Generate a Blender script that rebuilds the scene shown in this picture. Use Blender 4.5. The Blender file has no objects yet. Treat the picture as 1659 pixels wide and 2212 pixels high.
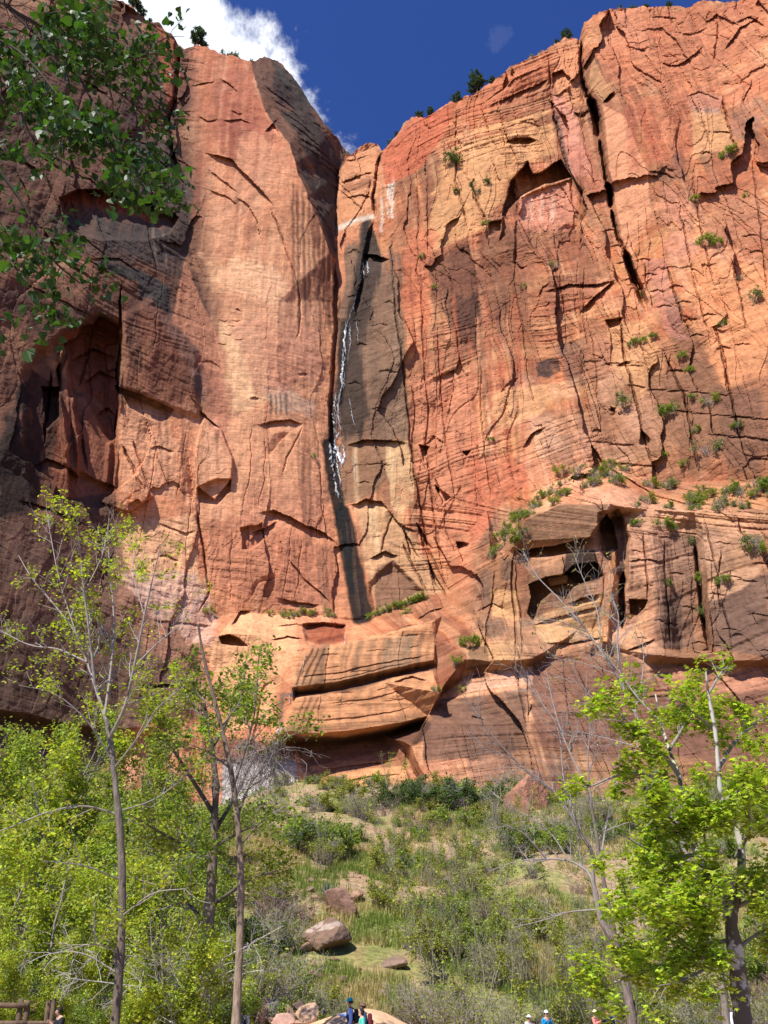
import bpy, bmesh, math, random
import numpy as np
from mathutils import Vector, Matrix
from mathutils.geometry import delaunay_2d_cdt

random.seed(7)
RNG = np.random.default_rng(11)
scene = bpy.context.scene
COL = scene.collection

# ------------------------------------------------------------------ camera
PITCH = math.radians(29.0)
FPX, CU, CV = 1912.0, 829.5, 1106.0          # focal length and centre, in 1659 x 2212 picture units
EYE = 1.65
cam_d = bpy.data.cameras.new('camera')
cam = bpy.data.objects.new('camera', cam_d); COL.objects.link(cam)
cam.location = (0, 0, EYE)
cam.rotation_euler = (math.pi/2 + PITCH, 0, 0)
cam_d.sensor_fit = 'VERTICAL'; cam_d.sensor_height = 24.0
cam_d.lens = 24.0*FPX/2212.0
cam_d.clip_start = 0.1; cam_d.clip_end = 5000
scene.camera = cam

# ------------------------------------------------------------------ light
SUN_AZ, SUN_EL = math.radians(217), math.radians(50)      # azimuth clockwise from +Y (the view direction)
TO_SUN = Vector((math.sin(SUN_AZ)*math.cos(SUN_EL), math.cos(SUN_AZ)*math.cos(SUN_EL), math.sin(SUN_EL)))
sun_d = bpy.data.lights.new('sun', 'SUN'); sun = bpy.data.objects.new('sun', sun_d); COL.objects.link(sun)
sun_d.energy = 4.4; sun_d.angle = math.radians(0.53); sun_d.color = (1.0, 0.95, 0.87)
sun.rotation_euler = (-TO_SUN).to_track_quat('-Z', 'Y').to_euler()
sun.location = TO_SUN*50

def ray(u, v):
    dx = (np.asarray(u, float)-CU)/FPX; dy = (CV-np.asarray(v, float))/FPX
    return dx, math.cos(PITCH)-math.sin(PITCH)*dy, math.sin(PITCH)+math.cos(PITCH)*dy
def at(u, v, Y):
    """the point of the place that lies Y metres ahead in the direction (u, v)"""
    x, y, z = ray(u, v); t = Y/y
    return Vector((float(x*t), float(Y), float(EYE+z*t)))

world = bpy.data.worlds.new('World'); scene.world = world; world.use_nodes = True
def build_world():
    nt = world.node_tree; N = nt.nodes; L = nt.links
    for n in list(N): N.remove(n)
    out = N.new('ShaderNodeOutputWorld'); bg = N.new('ShaderNodeBackground')
    sky = N.new('ShaderNodeTexSky'); sky.sky_type = 'NISHITA'; sky.sun_disc = False
    sky.sun_elevation = SUN_EL; sky.sun_rotation = SUN_AZ
    sky.altitude = 1400; sky.air_density = 1.0; sky.dust_density = 0.15; sky.ozone_density = 3.0
    bg.inputs['Strength'].default_value = 0.07
    tc = N.new('ShaderNodeTexCoord')
    def dot(vec):
        n = N.new('ShaderNodeVectorMath'); n.operation = 'DOT_PRODUCT'
        L.new(tc.outputs['Generated'], n.inputs[0]); n.inputs[1].default_value = vec; return n.outputs['Value']
    def m(op, a, b=None, c=None):
        n = N.new('ShaderNodeMath'); n.operation = op
        for i, q in enumerate((a, b, c)):
            if q is None: continue
            if isinstance(q, (int, float)): n.inputs[i].default_value = q
            else: L.new(q, n.inputs[i])
        return n.outputs[0]
    def rng(x, a, b):
        n = N.new('ShaderNodeMapRange'); n.interpolation_type = 'SMOOTHSTEP'
        L.new(x, n.inputs[0]); n.inputs[1].default_value = a; n.inputs[2].default_value = b; return n.outputs[0]
    def d(u, v):
        x, y, z = ray(u, v); return Vector((float(x), float(y), float(z))).normalized()
    def noise(scale, detail, rough, dist=0.0):
        n = N.new('ShaderNodeTexNoise'); L.new(tc.outputs['Generated'], n.inputs['Vector'])
        n.inputs['Scale'].default_value = scale; n.inputs['Detail'].default_value = detail
        n.inputs['Roughness'].default_value = rough; n.inputs['Distortion'].default_value = dist
        return n.outputs['Fac']
    # a cumulus bank: its edge is a plane through the eye, broken up by noise
    e0, e1 = d(545, 0), d(668, 180)
    nrm = e0.cross(e1).normalized()
    if nrm.dot(d(450, 60)) < 0: nrm = -nrm
    n1 = noise(7, 10, .66, .35); n2 = noise(34, 10, .7)
    edge = m('ADD', dot(nrm), m('MULTIPLY', m('SUBTRACT', n1, .5), .16))
    edge = m('ADD', edge, m('MULTIPLY', m('SUBTRACT', n2, .5), .05))
    mask = rng(edge, .0, .034)
    c0 = d(440, 20)
    mask = m('MULTIPLY', mask, rng(m('ADD', dot(c0), m('MULTIPLY', m('SUBTRACT', n1, .5), .05)), .964, .988))
    # a faint wisp
    w = d(1075, 78)
    wisp = m('MULTIPLY', rng(m('ADD', dot(w), m('MULTIPLY', m('SUBTRACT', n2, .5), .0006)), .99989, .99999), .03)
    mask = m('ADD', mask, wisp)
    cc = N.new('ShaderNodeMix'); cc.data_type = 'RGBA'
    L.new(rng(n1, .35, .65), cc.inputs['Factor'])
    cc.inputs['A'].default_value = (8.0, 8.6, 9.8, 1); cc.inputs['B'].default_value = (12.0, 12.2, 12.6, 1)
    mx = N.new('ShaderNodeMix'); mx.data_type = 'RGBA'
    L.new(mask, mx.inputs['Factor']); hsv = N.new('ShaderNodeHueSaturation'); hsv.inputs['Saturation'].default_value = 1.0; hsv.inputs['Value'].default_value = 1.0
    L.new(sky.outputs[0], hsv.inputs['Color'])
    deep = N.new('ShaderNodeMix'); deep.data_type = 'RGBA'; deep.blend_type = 'MULTIPLY'; deep.inputs['Factor'].default_value = 1
    L.new(hsv.outputs[0], deep.inputs['A']); deep.inputs['B'].default_value = (.46, .68, 1.32, 1); L.new(deep.outputs['Result'], mx.inputs['A']); L.new(cc.outputs['Result'], mx.inputs['B'])
    L.new(mx.outputs['Result'], bg.inputs['Color']); L.new(bg.outputs[0], out.inputs['Surface'])
build_world()
scene.view_settings.view_transform = 'Standard'; scene.view_settings.look = 'None'
scene.view_settings.exposure = 0.8; scene.view_settings.gamma = 1.0
scene.cycles.use_denoising = True
scene.cycles.max_bounces = 6; scene.cycles.transparent_max_bounces = 8

# ------------------------------------------------------------------ helpers
def lin(c):
    c = np.asarray(c, float)/255.0
    return np.where(c <= .04045, c/12.92, ((c+.055)/1.055)**2.4)

_P = RNG.permutation(4096)
def _h(i, j, k):
    return _P[(_P[(_P[i & 4095]+j) & 4095]+k) & 4095]/4095.0
def noise3(x, y, z):
    """smooth value noise in 0..1"""
    x, y, z = np.broadcast_arrays(np.asarray(x, float), np.asarray(y, float), np.asarray(z, float))
    xi = np.floor(x).astype(np.int64); yi = np.floor(y).astype(np.int64); zi = np.floor(z).astype(np.int64)
    fx = x-xi; fy = y-yi; fz = z-zi
    fx = fx*fx*(3-2*fx); fy = fy*fy*(3-2*fy); fz = fz*fz*(3-2*fz)
    def lp(a, b, t): return a+(b-a)*t
    c = [[[_h(xi+a, yi+b, zi+e) for e in (0, 1)] for b in (0, 1)] for a in (0, 1)]
    return lp(lp(lp(c[0][0][0], c[1][0][0], fx), lp(c[0][1][0], c[1][1][0], fx), fy),
              lp(lp(c[0][0][1], c[1][0][1], fx), lp(c[0][1][1], c[1][1][1], fx), fy), fz)
def noise2(x, y, s=0):
    x, y = np.broadcast_arrays(np.asarray(x, float), np.asarray(y, float))
    xi = np.floor(x).astype(np.int64); yi = np.floor(y).astype(np.int64)
    fx = x-xi; fy = y-yi
    fx = fx*fx*(3-2*fx); fy = fy*fy*(3-2*fy)
    a = _h(xi, yi, s); b = _h(xi+1, yi, s); c = _h(xi, yi+1, s); d = _h(xi+1, yi+1, s)
    return (a+(b-a)*fx)+((c+(d-c)*fx)-(a+(b-a)*fx))*fy
def fbm2(x, y, s=0, o=4, g=.5):
    r = 0; w = 1; t = 0
    for i in range(o):
        r = r+w*noise2(x*2**i+17.3*i, y*2**i+5.1*i, s+i); t += w; w *= g
    return r/t
def fbm3(x, y, z, o=4, g=.5):
    r = 0; w = 1; t = 0
    for i in range(o):
        r = r+w*noise3(x*2**i+17.3*i, y*2**i+5.1*i, z*2**i+9.7*i); t += w; w *= g
    return r/t
def sstep(x, a, b):
    t = np.clip((x-a)/(b-a), 0, 1); return t*t*(3-2*t)

def mesh_np(name, V, quads=None, tris=None, smooth=False, cols=None, faces=None):
    """a mesh straight from arrays; cols is a per-point colour attribute named tint"""
    me = bpy.data.meshes.new(name)
    V = np.asarray(V, np.float32)
    loops, starts, n = [], [], 0
    for F in (quads, tris, faces):
        if F is None or len(F) == 0: continue
        F = np.asarray(F, np.int32); k = F.shape[1]
        loops.append(F.ravel()); starts.append(n+np.arange(len(F), dtype=np.int32)*k); n += F.size
    loops = np.concatenate(loops); starts = np.concatenate(starts)
    me.vertices.add(len(V)); me.vertices.foreach_set('co', V.ravel())
    me.loops.add(len(loops)); me.loops.foreach_set('vertex_index', loops)
    me.polygons.add(len(starts)); me.polygons.foreach_set('loop_start', starts)
    me.update(calc_edges=True)
    me.polygons.foreach_set('use_smooth', np.full(len(starts), smooth, bool))
    if cols is not None:
        a = me.color_attributes.new('tint', 'FLOAT_COLOR', 'POINT')
        c = np.ones((len(V), 4), np.float32); c[:, :cols.shape[1]] = cols
        a.data.foreach_set('color', c.ravel())
    me.validate()
    return me
def link(name, me, mat=None, parent=None):
    o = bpy.data.objects.new(name, me); COL.objects.link(o)
    if mat is not None and me is not None and len(me.materials) == 0: me.materials.append(mat)
    if parent is not None: o.parent = parent
    return o
def tag(o, label=None, cat=None, group=None, kind=None):
    if label: o['label'] = label
    if cat: o['category'] = cat
    if group: o['group'] = group
    if kind: o['kind'] = kind
    return o
def thing(name, label, cat, loc=(0, 0, 0), rz=0.0, group=None):
    o = bpy.data.objects.new(name, None); COL.objects.link(o)
    o.location = loc; o.rotation_euler = (0, 0, rz); o.empty_display_size = .2
    return tag(o, label, cat, group)
def copy_tree(root):
    c = root.copy(); COL.objects.link(c)
    for ch in root.children:
        d = ch.copy(); COL.objects.link(d); d.parent = c
        for g in ch.children:
            e = g.copy(); COL.objects.link(e); e.parent = d
    return c

# ------------------------------------------------------------------ materials
def new_mat(name):
    m = bpy.data.materials.new(name); m.use_nodes = True
    nt = m.node_tree
    b = nt.nodes['Principled BSDF']; b.inputs['Roughness'].default_value = .85
    b.inputs['Specular IOR Level'].default_value = .25
    return m, nt, b
def tint_mat(name, rough=.9, nscale=3.0, namp=.35, bump=.0, spec=.2, base=None, stretch=None):
    """colour from the mesh's tint attribute (or base) broken up by object-space noise"""
    m, nt, b = new_mat(name); N = nt.nodes; L = nt.links
    b.inputs['Roughness'].default_value = rough; b.inputs['Specular IOR Level'].default_value = spec
    tc = N.new('ShaderNodeTexCoord'); vec = tc.outputs['Object']
    if stretch:
        mp = N.new('ShaderNodeMapping'); mp.inputs['Scale'].default_value = stretch
        L.new(vec, mp.inputs[0]); vec = mp.outputs[0]
    no = N.new('ShaderNodeTexNoise'); no.inputs['Scale'].default_value = nscale; no.inputs['Detail'].default_value = 6
    no.inputs['Roughness'].default_value = .65; L.new(vec, no.inputs['Vector'])
    mr = N.new('ShaderNodeMapRange'); mr.inputs[1].default_value = .3; mr.inputs[2].default_value = .7
    mr.inputs[3].default_value = 1-namp; mr.inputs[4].default_value = 1+namp; L.new(no.outputs['Fac'], mr.inputs[0])
    mx = N.new('ShaderNodeMix'); mx.data_type = 'RGBA'; mx.blend_type = 'MULTIPLY'; mx.inputs['Factor'].default_value = 1
    if base is None:
        at_ = N.new('ShaderNodeAttribute'); at_.attribute_name = 'tint'; L.new(at_.outputs['Color'], mx.inputs['A'])
    else: mx.inputs['A'].default_value = (*base, 1)
    L.new(mr.outputs[0], mx.inputs['B']); L.new(mx.outputs['Result'], b.inputs['Base Color'])
    if bump:
        bp = N.new('ShaderNodeBump'); bp.inputs['Strength'].default_value = bump; bp.inputs['Distance'].default_value = .1
        L.new(no.outputs['Fac'], bp.inputs['Height']); L.new(bp.outputs[0], b.inputs['Normal'])
    return m
def leaf_mat(name, rough=.5, trans=.45, spec=.25):
    """leaves: colour from the tint attribute, light passing through"""
    m, nt, b = new_mat(name); N = nt.nodes; L = nt.links
    b.inputs['Roughness'].default_value = rough; b.inputs['Specular IOR Level'].default_value = spec
    a = N.new('ShaderNodeAttribute'); a.attribute_name = 'tint'
    L.new(a.outputs['Color'], b.inputs['Base Color'])
    tr = N.new('ShaderNodeBsdfTranslucent')
    hs = N.new('ShaderNodeMix'); hs.data_type = 'RGBA'; hs.blend_type = 'MULTIPLY'; hs.inputs['Factor'].default_value = 1
    L.new(a.outputs['Color'], hs.inputs['A']); hs.inputs['B'].default_value = (1.25, 1.3, .5, 1)
    L.new(hs.outputs['Result'], tr.inputs['Color'])
    ms = N.new('ShaderNodeMixShader'); ms.inputs[0].default_value = trans
    L.new(b.outputs[0], ms.inputs[1]); L.new(tr.outputs[0], ms.inputs[2])
    L.new(ms.outputs[0], N['Material Output'].inputs['Surface'])
    return m
# ------------------------------------------------------------------ the cliff
SKYLINE = [(-260,-360),(0,-165),(250,0),(285,14),(320,45),(345,50),(362,70),(372,76),(385,100),(395,104),(425,97),(450,104),(475,117),
 (550,132),(562,128),(580,125),(600,130),(618,150),(640,175),(675,230),(700,268),(725,295),(744,322),(750,334),(760,333),
 (778,318),(800,308),(815,314),(824,328),(834,322),(855,295),(872,268),(890,252),(915,255),(940,245),(960,228),(975,220),
 (995,220),(1010,206),(1040,192),(1065,178),(1100,145),(1155,118),(1180,105),(1220,82),(1245,82),(1252,92),(1256,70),(1262,48),
 (1295,28),(1330,20),(1430,12),(1480,15),(1510,5),(1580,5),(1659,-10),(1920,-30)]
P = {}          # control points: name -> (u, v, Y)
E = []          # crease lines between them
def chain(*pts):
    prev = None
    for p in pts:
        if p not in P: P[p] = len(P)
        if prev is not None: E.append((P[prev], P[p]))
        prev = p
def pts(*ps):
    for p in ps:
        if p not in P: P[p] = len(P)
# left wall, seen at a slant
pts((-260,-400,124),(-260,0,121),(-260,500,117),(-260,1000,113),(-260,1400,109),(-260,1860,105),
    (0,-200,138),(0,0,136),(0,500,131),(0,1000,126),(0,1350,121),(0,1860,114),
    (250,-20,150),(330,30,155),(200,300,142),(200,600,140.5),(200,1000,139),(200,1300,137),(120,1450,127),(300,1450,140.5))
chain((372,60,158),(390,98,159),(382,200,158),(362,270,156),(375,330,156),(400,400,156),(415,550,155),(450,683,154),(480,800,153),(482,913,152),(500,1028,151))
chain((-260,1500,108),(50,1541,121),(130,1560,125),(220,1576,131),(330,1570,137)); chain((-260,1516,111),(50,1556,124.5),(130,1575,128.5),(220,1592,134),(330,1590,139))
# orange face and its prow
chain((490,118,161.5),(470,165,159.5),(450,215,158.2),(430,300,157))
pts((425,85,161),(500,345,156),(520,500,155),(500,600,154.5),(600,650,155),(600,800,154.5),(550,1000,152.5),(640,1000,154),(600,1250,150),(450,1250,149),(430,1100,149.5),(330,1150,146.5),(250,1150,144.5),(250,1000,144),(350,1300,145),(660,1200,153))
chain((535,120,164),(537,145,161),(555,180,159.5),(575,240,158.2),(600,280,157.5),(625,310,157),(640,355,156.8),(665,425,156.5),(690,480,157),(712,545,158.5),(722,650,162))
# dark face right of the prow
pts((560,100,168),(600,120,170),(640,160,172),(675,215,174),(725,280,177),(735,365,178))
chain((752,310,180),(748,345,179),(730,375,178),(725,435,174),(725,550,166),(722,650,162),(722,800,161),(712,950,160),(722,1050,158.5),(735,1150,157),(752,1250,155),(768,1335,152.5))
# right wall near the fall
chain((765,300,176),(738,362,174),(735,470,170),(735,540,166))
pts((800,290,175),(826,310,176),(815,420,168),(808,480,166))
chain((828,400,167),(842,470,163),(850,560,160),(868,700,158.2),(878,850,157),(885,950,156),(900,1080,154.5),(930,1200,152),(950,1265,150.5))
pts((780,700,161),(790,950,159.5),(810,1100,157),(850,1250,153.5))
# right wall
pts((880,240,170),(975,200,164),(1050,165,160),(1100,130,158),(1180,90,155),(925,420,161),(925,550,158),(920,800,156),(960,1000,153),(975,1200,150),
    (1000,450,156),(1085,330,155),(1100,470,153),(1085,700,151),(1000,800,153.5),(1020,650,153.5),(1000,1000,151.5),(1050,1100,148),(1150,800,148),(1200,620,147.5),(1260,560,147),(1150,968,146.5),(1250,900,144))
chain((1180,95,155),(1190,200,153),(1200,260,152.3),(1215,320,151.5),(1230,384,150.5),(1240,470,149))
chain((1240,70,153),(1252,90,152.5),(1257,165,151.5),(1268,210,151),(1281,250,150.5),(1291,300,149.8),(1300,350,149),(1312,400,148),(1316,450,147.2),(1328,500,146.2),(1348,553,145),(1366,593,144),(1383,628,143),(1396,673,142))
# pillar right of the great crack
chain((1262,40,151),(1268,100,149.2),(1276,165,148.4),(1292,212,147.8),(1303,250,147.2),(1306,300,146.6),(1312,350,146),(1326,400,145.4),(1332,450,144.8),(1342,500,144),(1366,553,143),(1386,600,142),(1396,640,141.4))
chain((1282,112,147.5),(1300,150,146.2),(1325,200,144.4),(1350,250,143),(1380,310,141.4),(1400,370,140.4),(1405,440,139.8),(1430,520,138.6),(1455,620,137.4),(1490,728,135.5))
pts((1400,10,148),(1480,0,146),(1350,100,146.5),(1450,140,144),(1540,135,143.5),(1480,330,141),(1500,480,138.5))
chain((1659,45,137.5),(1610,105,139.5),(1580,165,141),(1562,200,141.5),(1572,260,140),(1590,330,137.5),(1600,420,136.5))
pts((1659,-30,140),(1920,-60,130),(1920,400,122),(1920,900,115),(1659,300,134),(1659,560,131),(1580,640,133.5),(1659,800,127.5),(1560,820,131.5))
pts((1350,788,141),(1395,968,138),(1475,853,136),(1500,980,133),(1300,800,143.5),(1320,960,141.5))
# shrub ledge and the tier below it
chain((1075,1180,145),(1110,1120,145),(1170,1060,144),(1250,1015,142.5),(1320,1005,141),(1420,1045,137),(1500,1040,134),(1659,1035,127),(1920,1040,115))
chain((1100,1190,134),(1116,1166,131),(1135,1122,130),(1200,1094,127.5),(1315,1088,124),(1345,1112,129),(1400,1100,127),(1500,1106,123.5),(1659,1100,118),(1920,1105,107))
chain((1030,1230,142),(1060,1200,139),(1090,1190,136))
chain((1315,1088,124),(1310,1110,123.6),(1280,1162,125.6))
chain((1410,1136,125.6),(1420,1280,123.6),(1430,1400,122)); chain((1450,1136,126.5),(1460,1280,125.4),(1470,1410,124.2))
chain((1505,1140,125.5),(1515,1280,124.6),(1530,1405,123.4)); chain((1520,1140,121.8),(1530,1280,120.2),(1545,1410,118.6))
chain((1405,1414,121.2),(1470,1420,121.6),(1580,1426,116.6),(1659,1425,114.6),(1920,1430,104)); chain((1405,1434,123.6),(1470,1436,123.6),(1580,1442,119.4),(1659,1440,117.4),(1920,1446,107))
pts((1400,1650,119),(1560,1650,115),(1659,1650,112.5),(1920,1860,101),(1659,1860,110),(1400,1860,117))
pts((1030,1290,139),(1070,1306,136.5),(1120,1330,133.5),(1250,1360,130),(1330,1400,127),(1370,1350,127),(1330,1600,122.5),(1200,1560,125),(1100,1560,127),(1000,1860,121),(1150,1860,121))
chain((1005,1426,131.8),(1060,1428,130.5),(1150,1424,128.6)); chain((1008,1462,134.6),(1060,1452,133),(1150,1442,131))
chain((975,1278,148.5),(955,1330,145),(942,1386,141.5),(945,1440,140.5),(955,1500,138))
chain((1010,1330,138.5),(985,1400,136),(968,1470,134),(950,1500,132),(915,1570,129.6),(888,1608,128),(908,1656,127.2))
chain((872,1612,137),(895,1668,134))
# bench with its two lips
chain((470,1330,148.5),(520,1322,149.5),(600,1326,150.5),(700,1330,152),(768,1345,152.8),(830,1322,152),(910,1288,151),(965,1270,150))
chain((480,1368,145.5),(560,1372,144.5),(600,1400,143.5),(640,1412,141),(750,1393,141.2),(830,1375,141),(935,1345,141.8))
chain((632,1484,139.2),(720,1472,138.6),(830,1447,138.2),(938,1428,139)); chain((640,1499,142.8),(720,1486,142.2),(830,1461,141.8),(938,1440,141.6))
chain((632,1514,139),(720,1496,138.4),(830,1473,138),(936,1452,138.6)); chain((612,1580,137.4),(700,1582,136.4),(830,1566,135.4),(928,1548,136))
chain((630,1604,145.5),(700,1606,145.5),(830,1588,144.5),(915,1566,142)); pts((640,1660,142.5),(720,1650,141.5),(850,1630,139),(760,1700,138),(700,1860,136),(860,1860,132))
chain((590,1440,143.6),(596,1490,143.2),(600,1560,143.5)); pts((480,1440,146),(400,1400,145),(420,1500,144),(520,1560,144.5),(420,1620,142),(540,1640,143.5),(420,1860,138),(200,1860,126),(560,1860,138))

def facet_depth(U, V):
    """inverse depth, linear over each facet of the control net"""
    names = list(P)
    v2 = [Vector((p[0], p[1])) for p in names]
    inv = np.array([float(ray(p[0], p[1])[1])/p[2] for p in names])
    ov, oe, of, orig, _, _ = delaunay_2d_cdt(v2, E, [], 0, .01)
    iv = np.full(len(ov), np.nan)
    for i, o in enumerate(orig):
        if len(o): iv[i] = np.mean([inv[k] for k in o if k < len(inv)])
    XY = np.array([(p.x, p.y) for p in ov])
    for i in np.where(np.isnan(iv))[0]:
        d = np.hypot(XY[:, 0]-XY[i, 0], XY[:, 1]-XY[i, 1]); d[i] = 1e9; d[np.isnan(iv)] = 1e9
        k = np.argsort(d)[:2]; iv[i] = np.average(iv[k], weights=1/d[k])
    R = np.full(U.shape, np.nan)
    for f in of:
        a, b, c = (XY[k] for k in f[:3]); ia, ib, ic = (iv[k] for k in f[:3])
        lo = np.minimum(np.minimum(a, b), c); hi = np.maximum(np.maximum(a, b), c)
        m = (U >= lo[0]-.01) & (U <= hi[0]+.01) & (V >= lo[1]-.01) & (V <= hi[1]+.01)
        if not m.any(): continue
        idx = np.where(m); x = U[idx]; y = V[idx]
        D = (b[1]-c[1])*(a[0]-c[0])+(c[0]-b[0])*(a[1]-c[1])
        if abs(D) < 1e-9: continue
        l1 = ((b[1]-c[1])*(x-c[0])+(c[0]-b[0])*(y-c[1]))/D; l2 = ((c[1]-a[1])*(x-c[0])+(a[0]-c[0])*(y-c[1]))/D; l3 = 1-l1-l2
        ok = (l1 > -1e-6) & (l2 > -1e-6) & (l3 > -1e-6)
        R[idx[0][ok], idx[1][ok]] = (l1*ia+l2*ib+l3*ic)[ok]
    bad = np.isnan(R)
    if bad.any(): R[bad] = 0.8/125
    return R

STEP = 2.0
U0, U1, VB = -150, 1810, 1800
nc = int((U1-U0)/STEP)+1; nr = 960
uu = np.linspace(U0, U1, nc)
sk = np.interp(uu, [p[0] for p in SKYLINE], [p[1] for p in SKYLINE])
sk = sk+(fbm2(uu*.06, uu*0, 3, 4, .6)-.5)*9+(np.floor(fbm2(uu*.11, uu*0+4, 9, 2)*6)/6-.5)*7
jj = np.linspace(0, 1, nr)[:, None]
V = sk[None, :]+(VB-sk[None, :])*jj
U = np.repeat(uu[None, :], nr, 0)
# first pass: where each point stands, so that every texture is laid out in metres on the rock
rx, ry, rz = ray(U, V)
I0 = facet_depth(U, V); Y0 = ry/I0
X0 = rx/I0; Z0 = EYE+rz/I0
S0 = X0+.35*Y0                                   # along the wall
WU = (fbm2(S0*.09, Z0*.09, 21, 4, .55)-.5)*16+(fbm2(S0*.5, Z0*.5, 31, 3)-.5)*7
WV = (fbm2(S0*.09, Z0*.09, 41, 4, .55)-.5)*16+(fbm2(S0*.5, Z0*.5, 51, 3)-.5)*7
I0 = facet_depth(U+WU*.55, V+WV*.55); Y0 = ry/I0
W2 = (fbm2(S0*.28, Z0*.28, 55, 3, .6)-.5)*13; W3 = (fbm2(S0*.28, Z0*.28, 57, 3, .6)-.5)*13
UW = U+WU*.45+W2*.45; VW = V+WV*.45+W3*.45

DY = np.zeros_like(U)                            # metres of recess
def box(ps, pad):
    u = [p[0] for p in ps]; v = [p[1] for p in ps]
    c0 = max(0, int((min(u)-pad-U0)/STEP)); c1 = min(nc, int((max(u)+pad-U0)/STEP)+2)
    sub = V[:, c0:c1]; rows = np.where(((sub > min(v)-pad) & (sub < max(v)+pad)).any(1))[0]
    if len(rows) == 0 or c1 <= c0: return None
    return slice(rows[0], rows[-1]+1), slice(c0, c1)
def near(ps, s):
    """distance to a polyline, which side of it, and how far along"""
    x = UW[s]; y = VW[s]; best = np.full(x.shape, 1e9); side = np.zeros(x.shape); al = np.zeros(x.shape)
    Ls = [math.hypot(b[0]-a[0], b[1]-a[1]) for a, b in zip(ps, ps[1:])]; tot = sum(Ls); acc = 0
    for (a, b), l in zip(zip(ps, ps[1:]), Ls):
        dx, dy = (b[0]-a[0])/l, (b[1]-a[1])/l
        t0 = (x-a[0])*dx+(y-a[1])*dy; t = np.clip(t0, 0, l)
        d = np.hypot(x-a[0]-t*dx, y-a[1]-t*dy); m = d < best
        best = np.where(m, d, best); side = np.where(m, dx*(y-a[1])-dy*(x-a[0]), side); al = np.where(m, (acc+t)/tot, al); acc += l
    return best, side, al
def crack(ps, w, depth, taper=True):
    s = box(ps, w+14)
    if s is None: return
    depth = depth*(.68 if depth < 2 else 1)
    d, side, al = near(ps, s)
    k = (np.minimum(1, 6*np.minimum(al, 1-al)+.15) if taper else 1)
    ww = w*k
    DY[s] += depth*k*np.clip(1.25*(1-d/np.maximum(ww, .5)), 0, 1)
def lip(ps, depth, L, flip=False):
    """an overhang: what lies below (right of the line's direction) steps back and comes forward again over L"""
    s = box(ps, L+14)
    if s is None: return
    d, side, al = near(ps, s)
    depth = depth*(.75 if depth < 1.05 else 1)
    sd = np.where((side > 0) != flip, d, -1)
    k = np.minimum(1, 5*np.minimum(al, 1-al)+.05)
    DY[s] += np.where(sd >= 0, depth*k*np.clip(1-sd/L, 0, 1), 0)
def inside(ps, s, f):
    x = UW[s]; y = VW[s]; ins = np.zeros(x.shape, bool)
    d, _, _ = near(list(ps)+[ps[0]], s)
    for a, b in zip(ps, list(ps[1:])+[ps[0]]):
        if a[1] == b[1]: continue
        c = ((a[1] > y) != (b[1] > y)) & (x < (b[0]-a[0])*(y-a[1])/(b[1]-a[1])+a[0]); ins ^= c
    sd = np.where(ins, d, -d)
    return sstep(sd, -f, f) if f > 0 else ins.astype(float)
def slab(ps, depth, f=2):
    s = box(ps, f+14)
    if s is None: return
    DY[s] += depth*inside(ps, s, f)
def hollow(ps, depth, f=3, up=1.0):
    """an alcove: deepest under its roof, running out towards its foot"""
    s = box(ps, f+14)
    if s is None: return
    v0 = min(p[1] for p in ps); v1 = max(p[1] for p in ps)
    g = np.clip((v1-V[s])/(v1-v0), 0, 1)**up
    DY[s] += depth*inside(ps, s, f)*g

# --- features seen in the rock, left to right
# left wall: red roof, fins and alcoves
hollow([(128,428),(165,408),(240,410),(310,430),(372,458),(384,470),(365,505),(300,520),(215,520),(150,500)], 7, 2, .8)
hollow([(60,800),(84,756),(112,750),(140,726),(175,704),(212,688),(256,706),(262,760),(256,850),(250,970),(246,1060),(225,1112),(80,1112),(62,980)], 4, 16, .45)
hollow([(124,800),(140,742),(168,730),(178,704),(205,700),(214,686),(256,706),(262,760),(256,850),(250,970),(246,1060),(225,1100),(150,1080),(150,960)], 6, 3, .45)
slab([(128,760),(146,740),(156,830),(176,930),(170,1030),(140,1000),(132,880)], -3.6, 4)
hollow([(90,835),(130,838),(128,900),(105,930)], 5, 2, .6)
slab([(135,800),(145,760),(150,850),(158,960),(140,985),(130,900)], -1.5, 3)
crack([(262,610),(258,680),(264,735),(252,800),(258,860),(246,960)], 4, 2.2); slab([(236,800),(262,790),(262,880),(246,930),(232,890)], -1.5, 4); slab([(230,960),(252,940),(250,1050),(226,1040)], -1.8, 4)
slab([(262,690),(330,640),(425,760),(430,900),(376,884),(296,848),(255,836),(258,760)], -1.1, 9)
hollow([(250,834),(296,848),(376,884),(358,914),(330,908),(270,876)], 4.5, 2, .9)
slab([(220,1085),(300,1020),(330,1070),(275,1105)], -1.6, 2); crack([(262,962),(310,1060)], 4, 1.6); crack([(285,950),(320,1050)], 3, 1.4)
lip([(190,560),(260,560),(300,590)], 1.0, 12); lip([(80,480),(140,560),(200,600)], 1.2, 16); lip([(20,600),(120,640),(210,690)], 1.0, 14)
crack([(100,380),(140,480),(230,560)], 3, 1.0); lip([(150,420),(190,560),(250,600)], .8, 10)
lip([(40,1080),(110,1100),(180,1130)], 1.2, 16); lip([(0,330),(50,345),(90,370)], 1.4, 18); lip([(180,170),(235,205)], 1.2, 10)
for a in range(14):
    u = 30+a*24; v = 60+((a*137) % 380)
    lip([(u, v), (u+45, v+22), (u+85, v+50)], .7, 9)
lip([(150,780),(200,752),(250,770)], 2.2, 40); lip([(180,830),(215,800),(252,818)], 1.8, 30); crack([(205,700),(190,760),(170,840)], 4, 1.6); crack([(160,860),(175,940),(190,1020)], 5, 1.8); lip([(205,900),(232,880),(252,900)], 1.4, 26)
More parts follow.
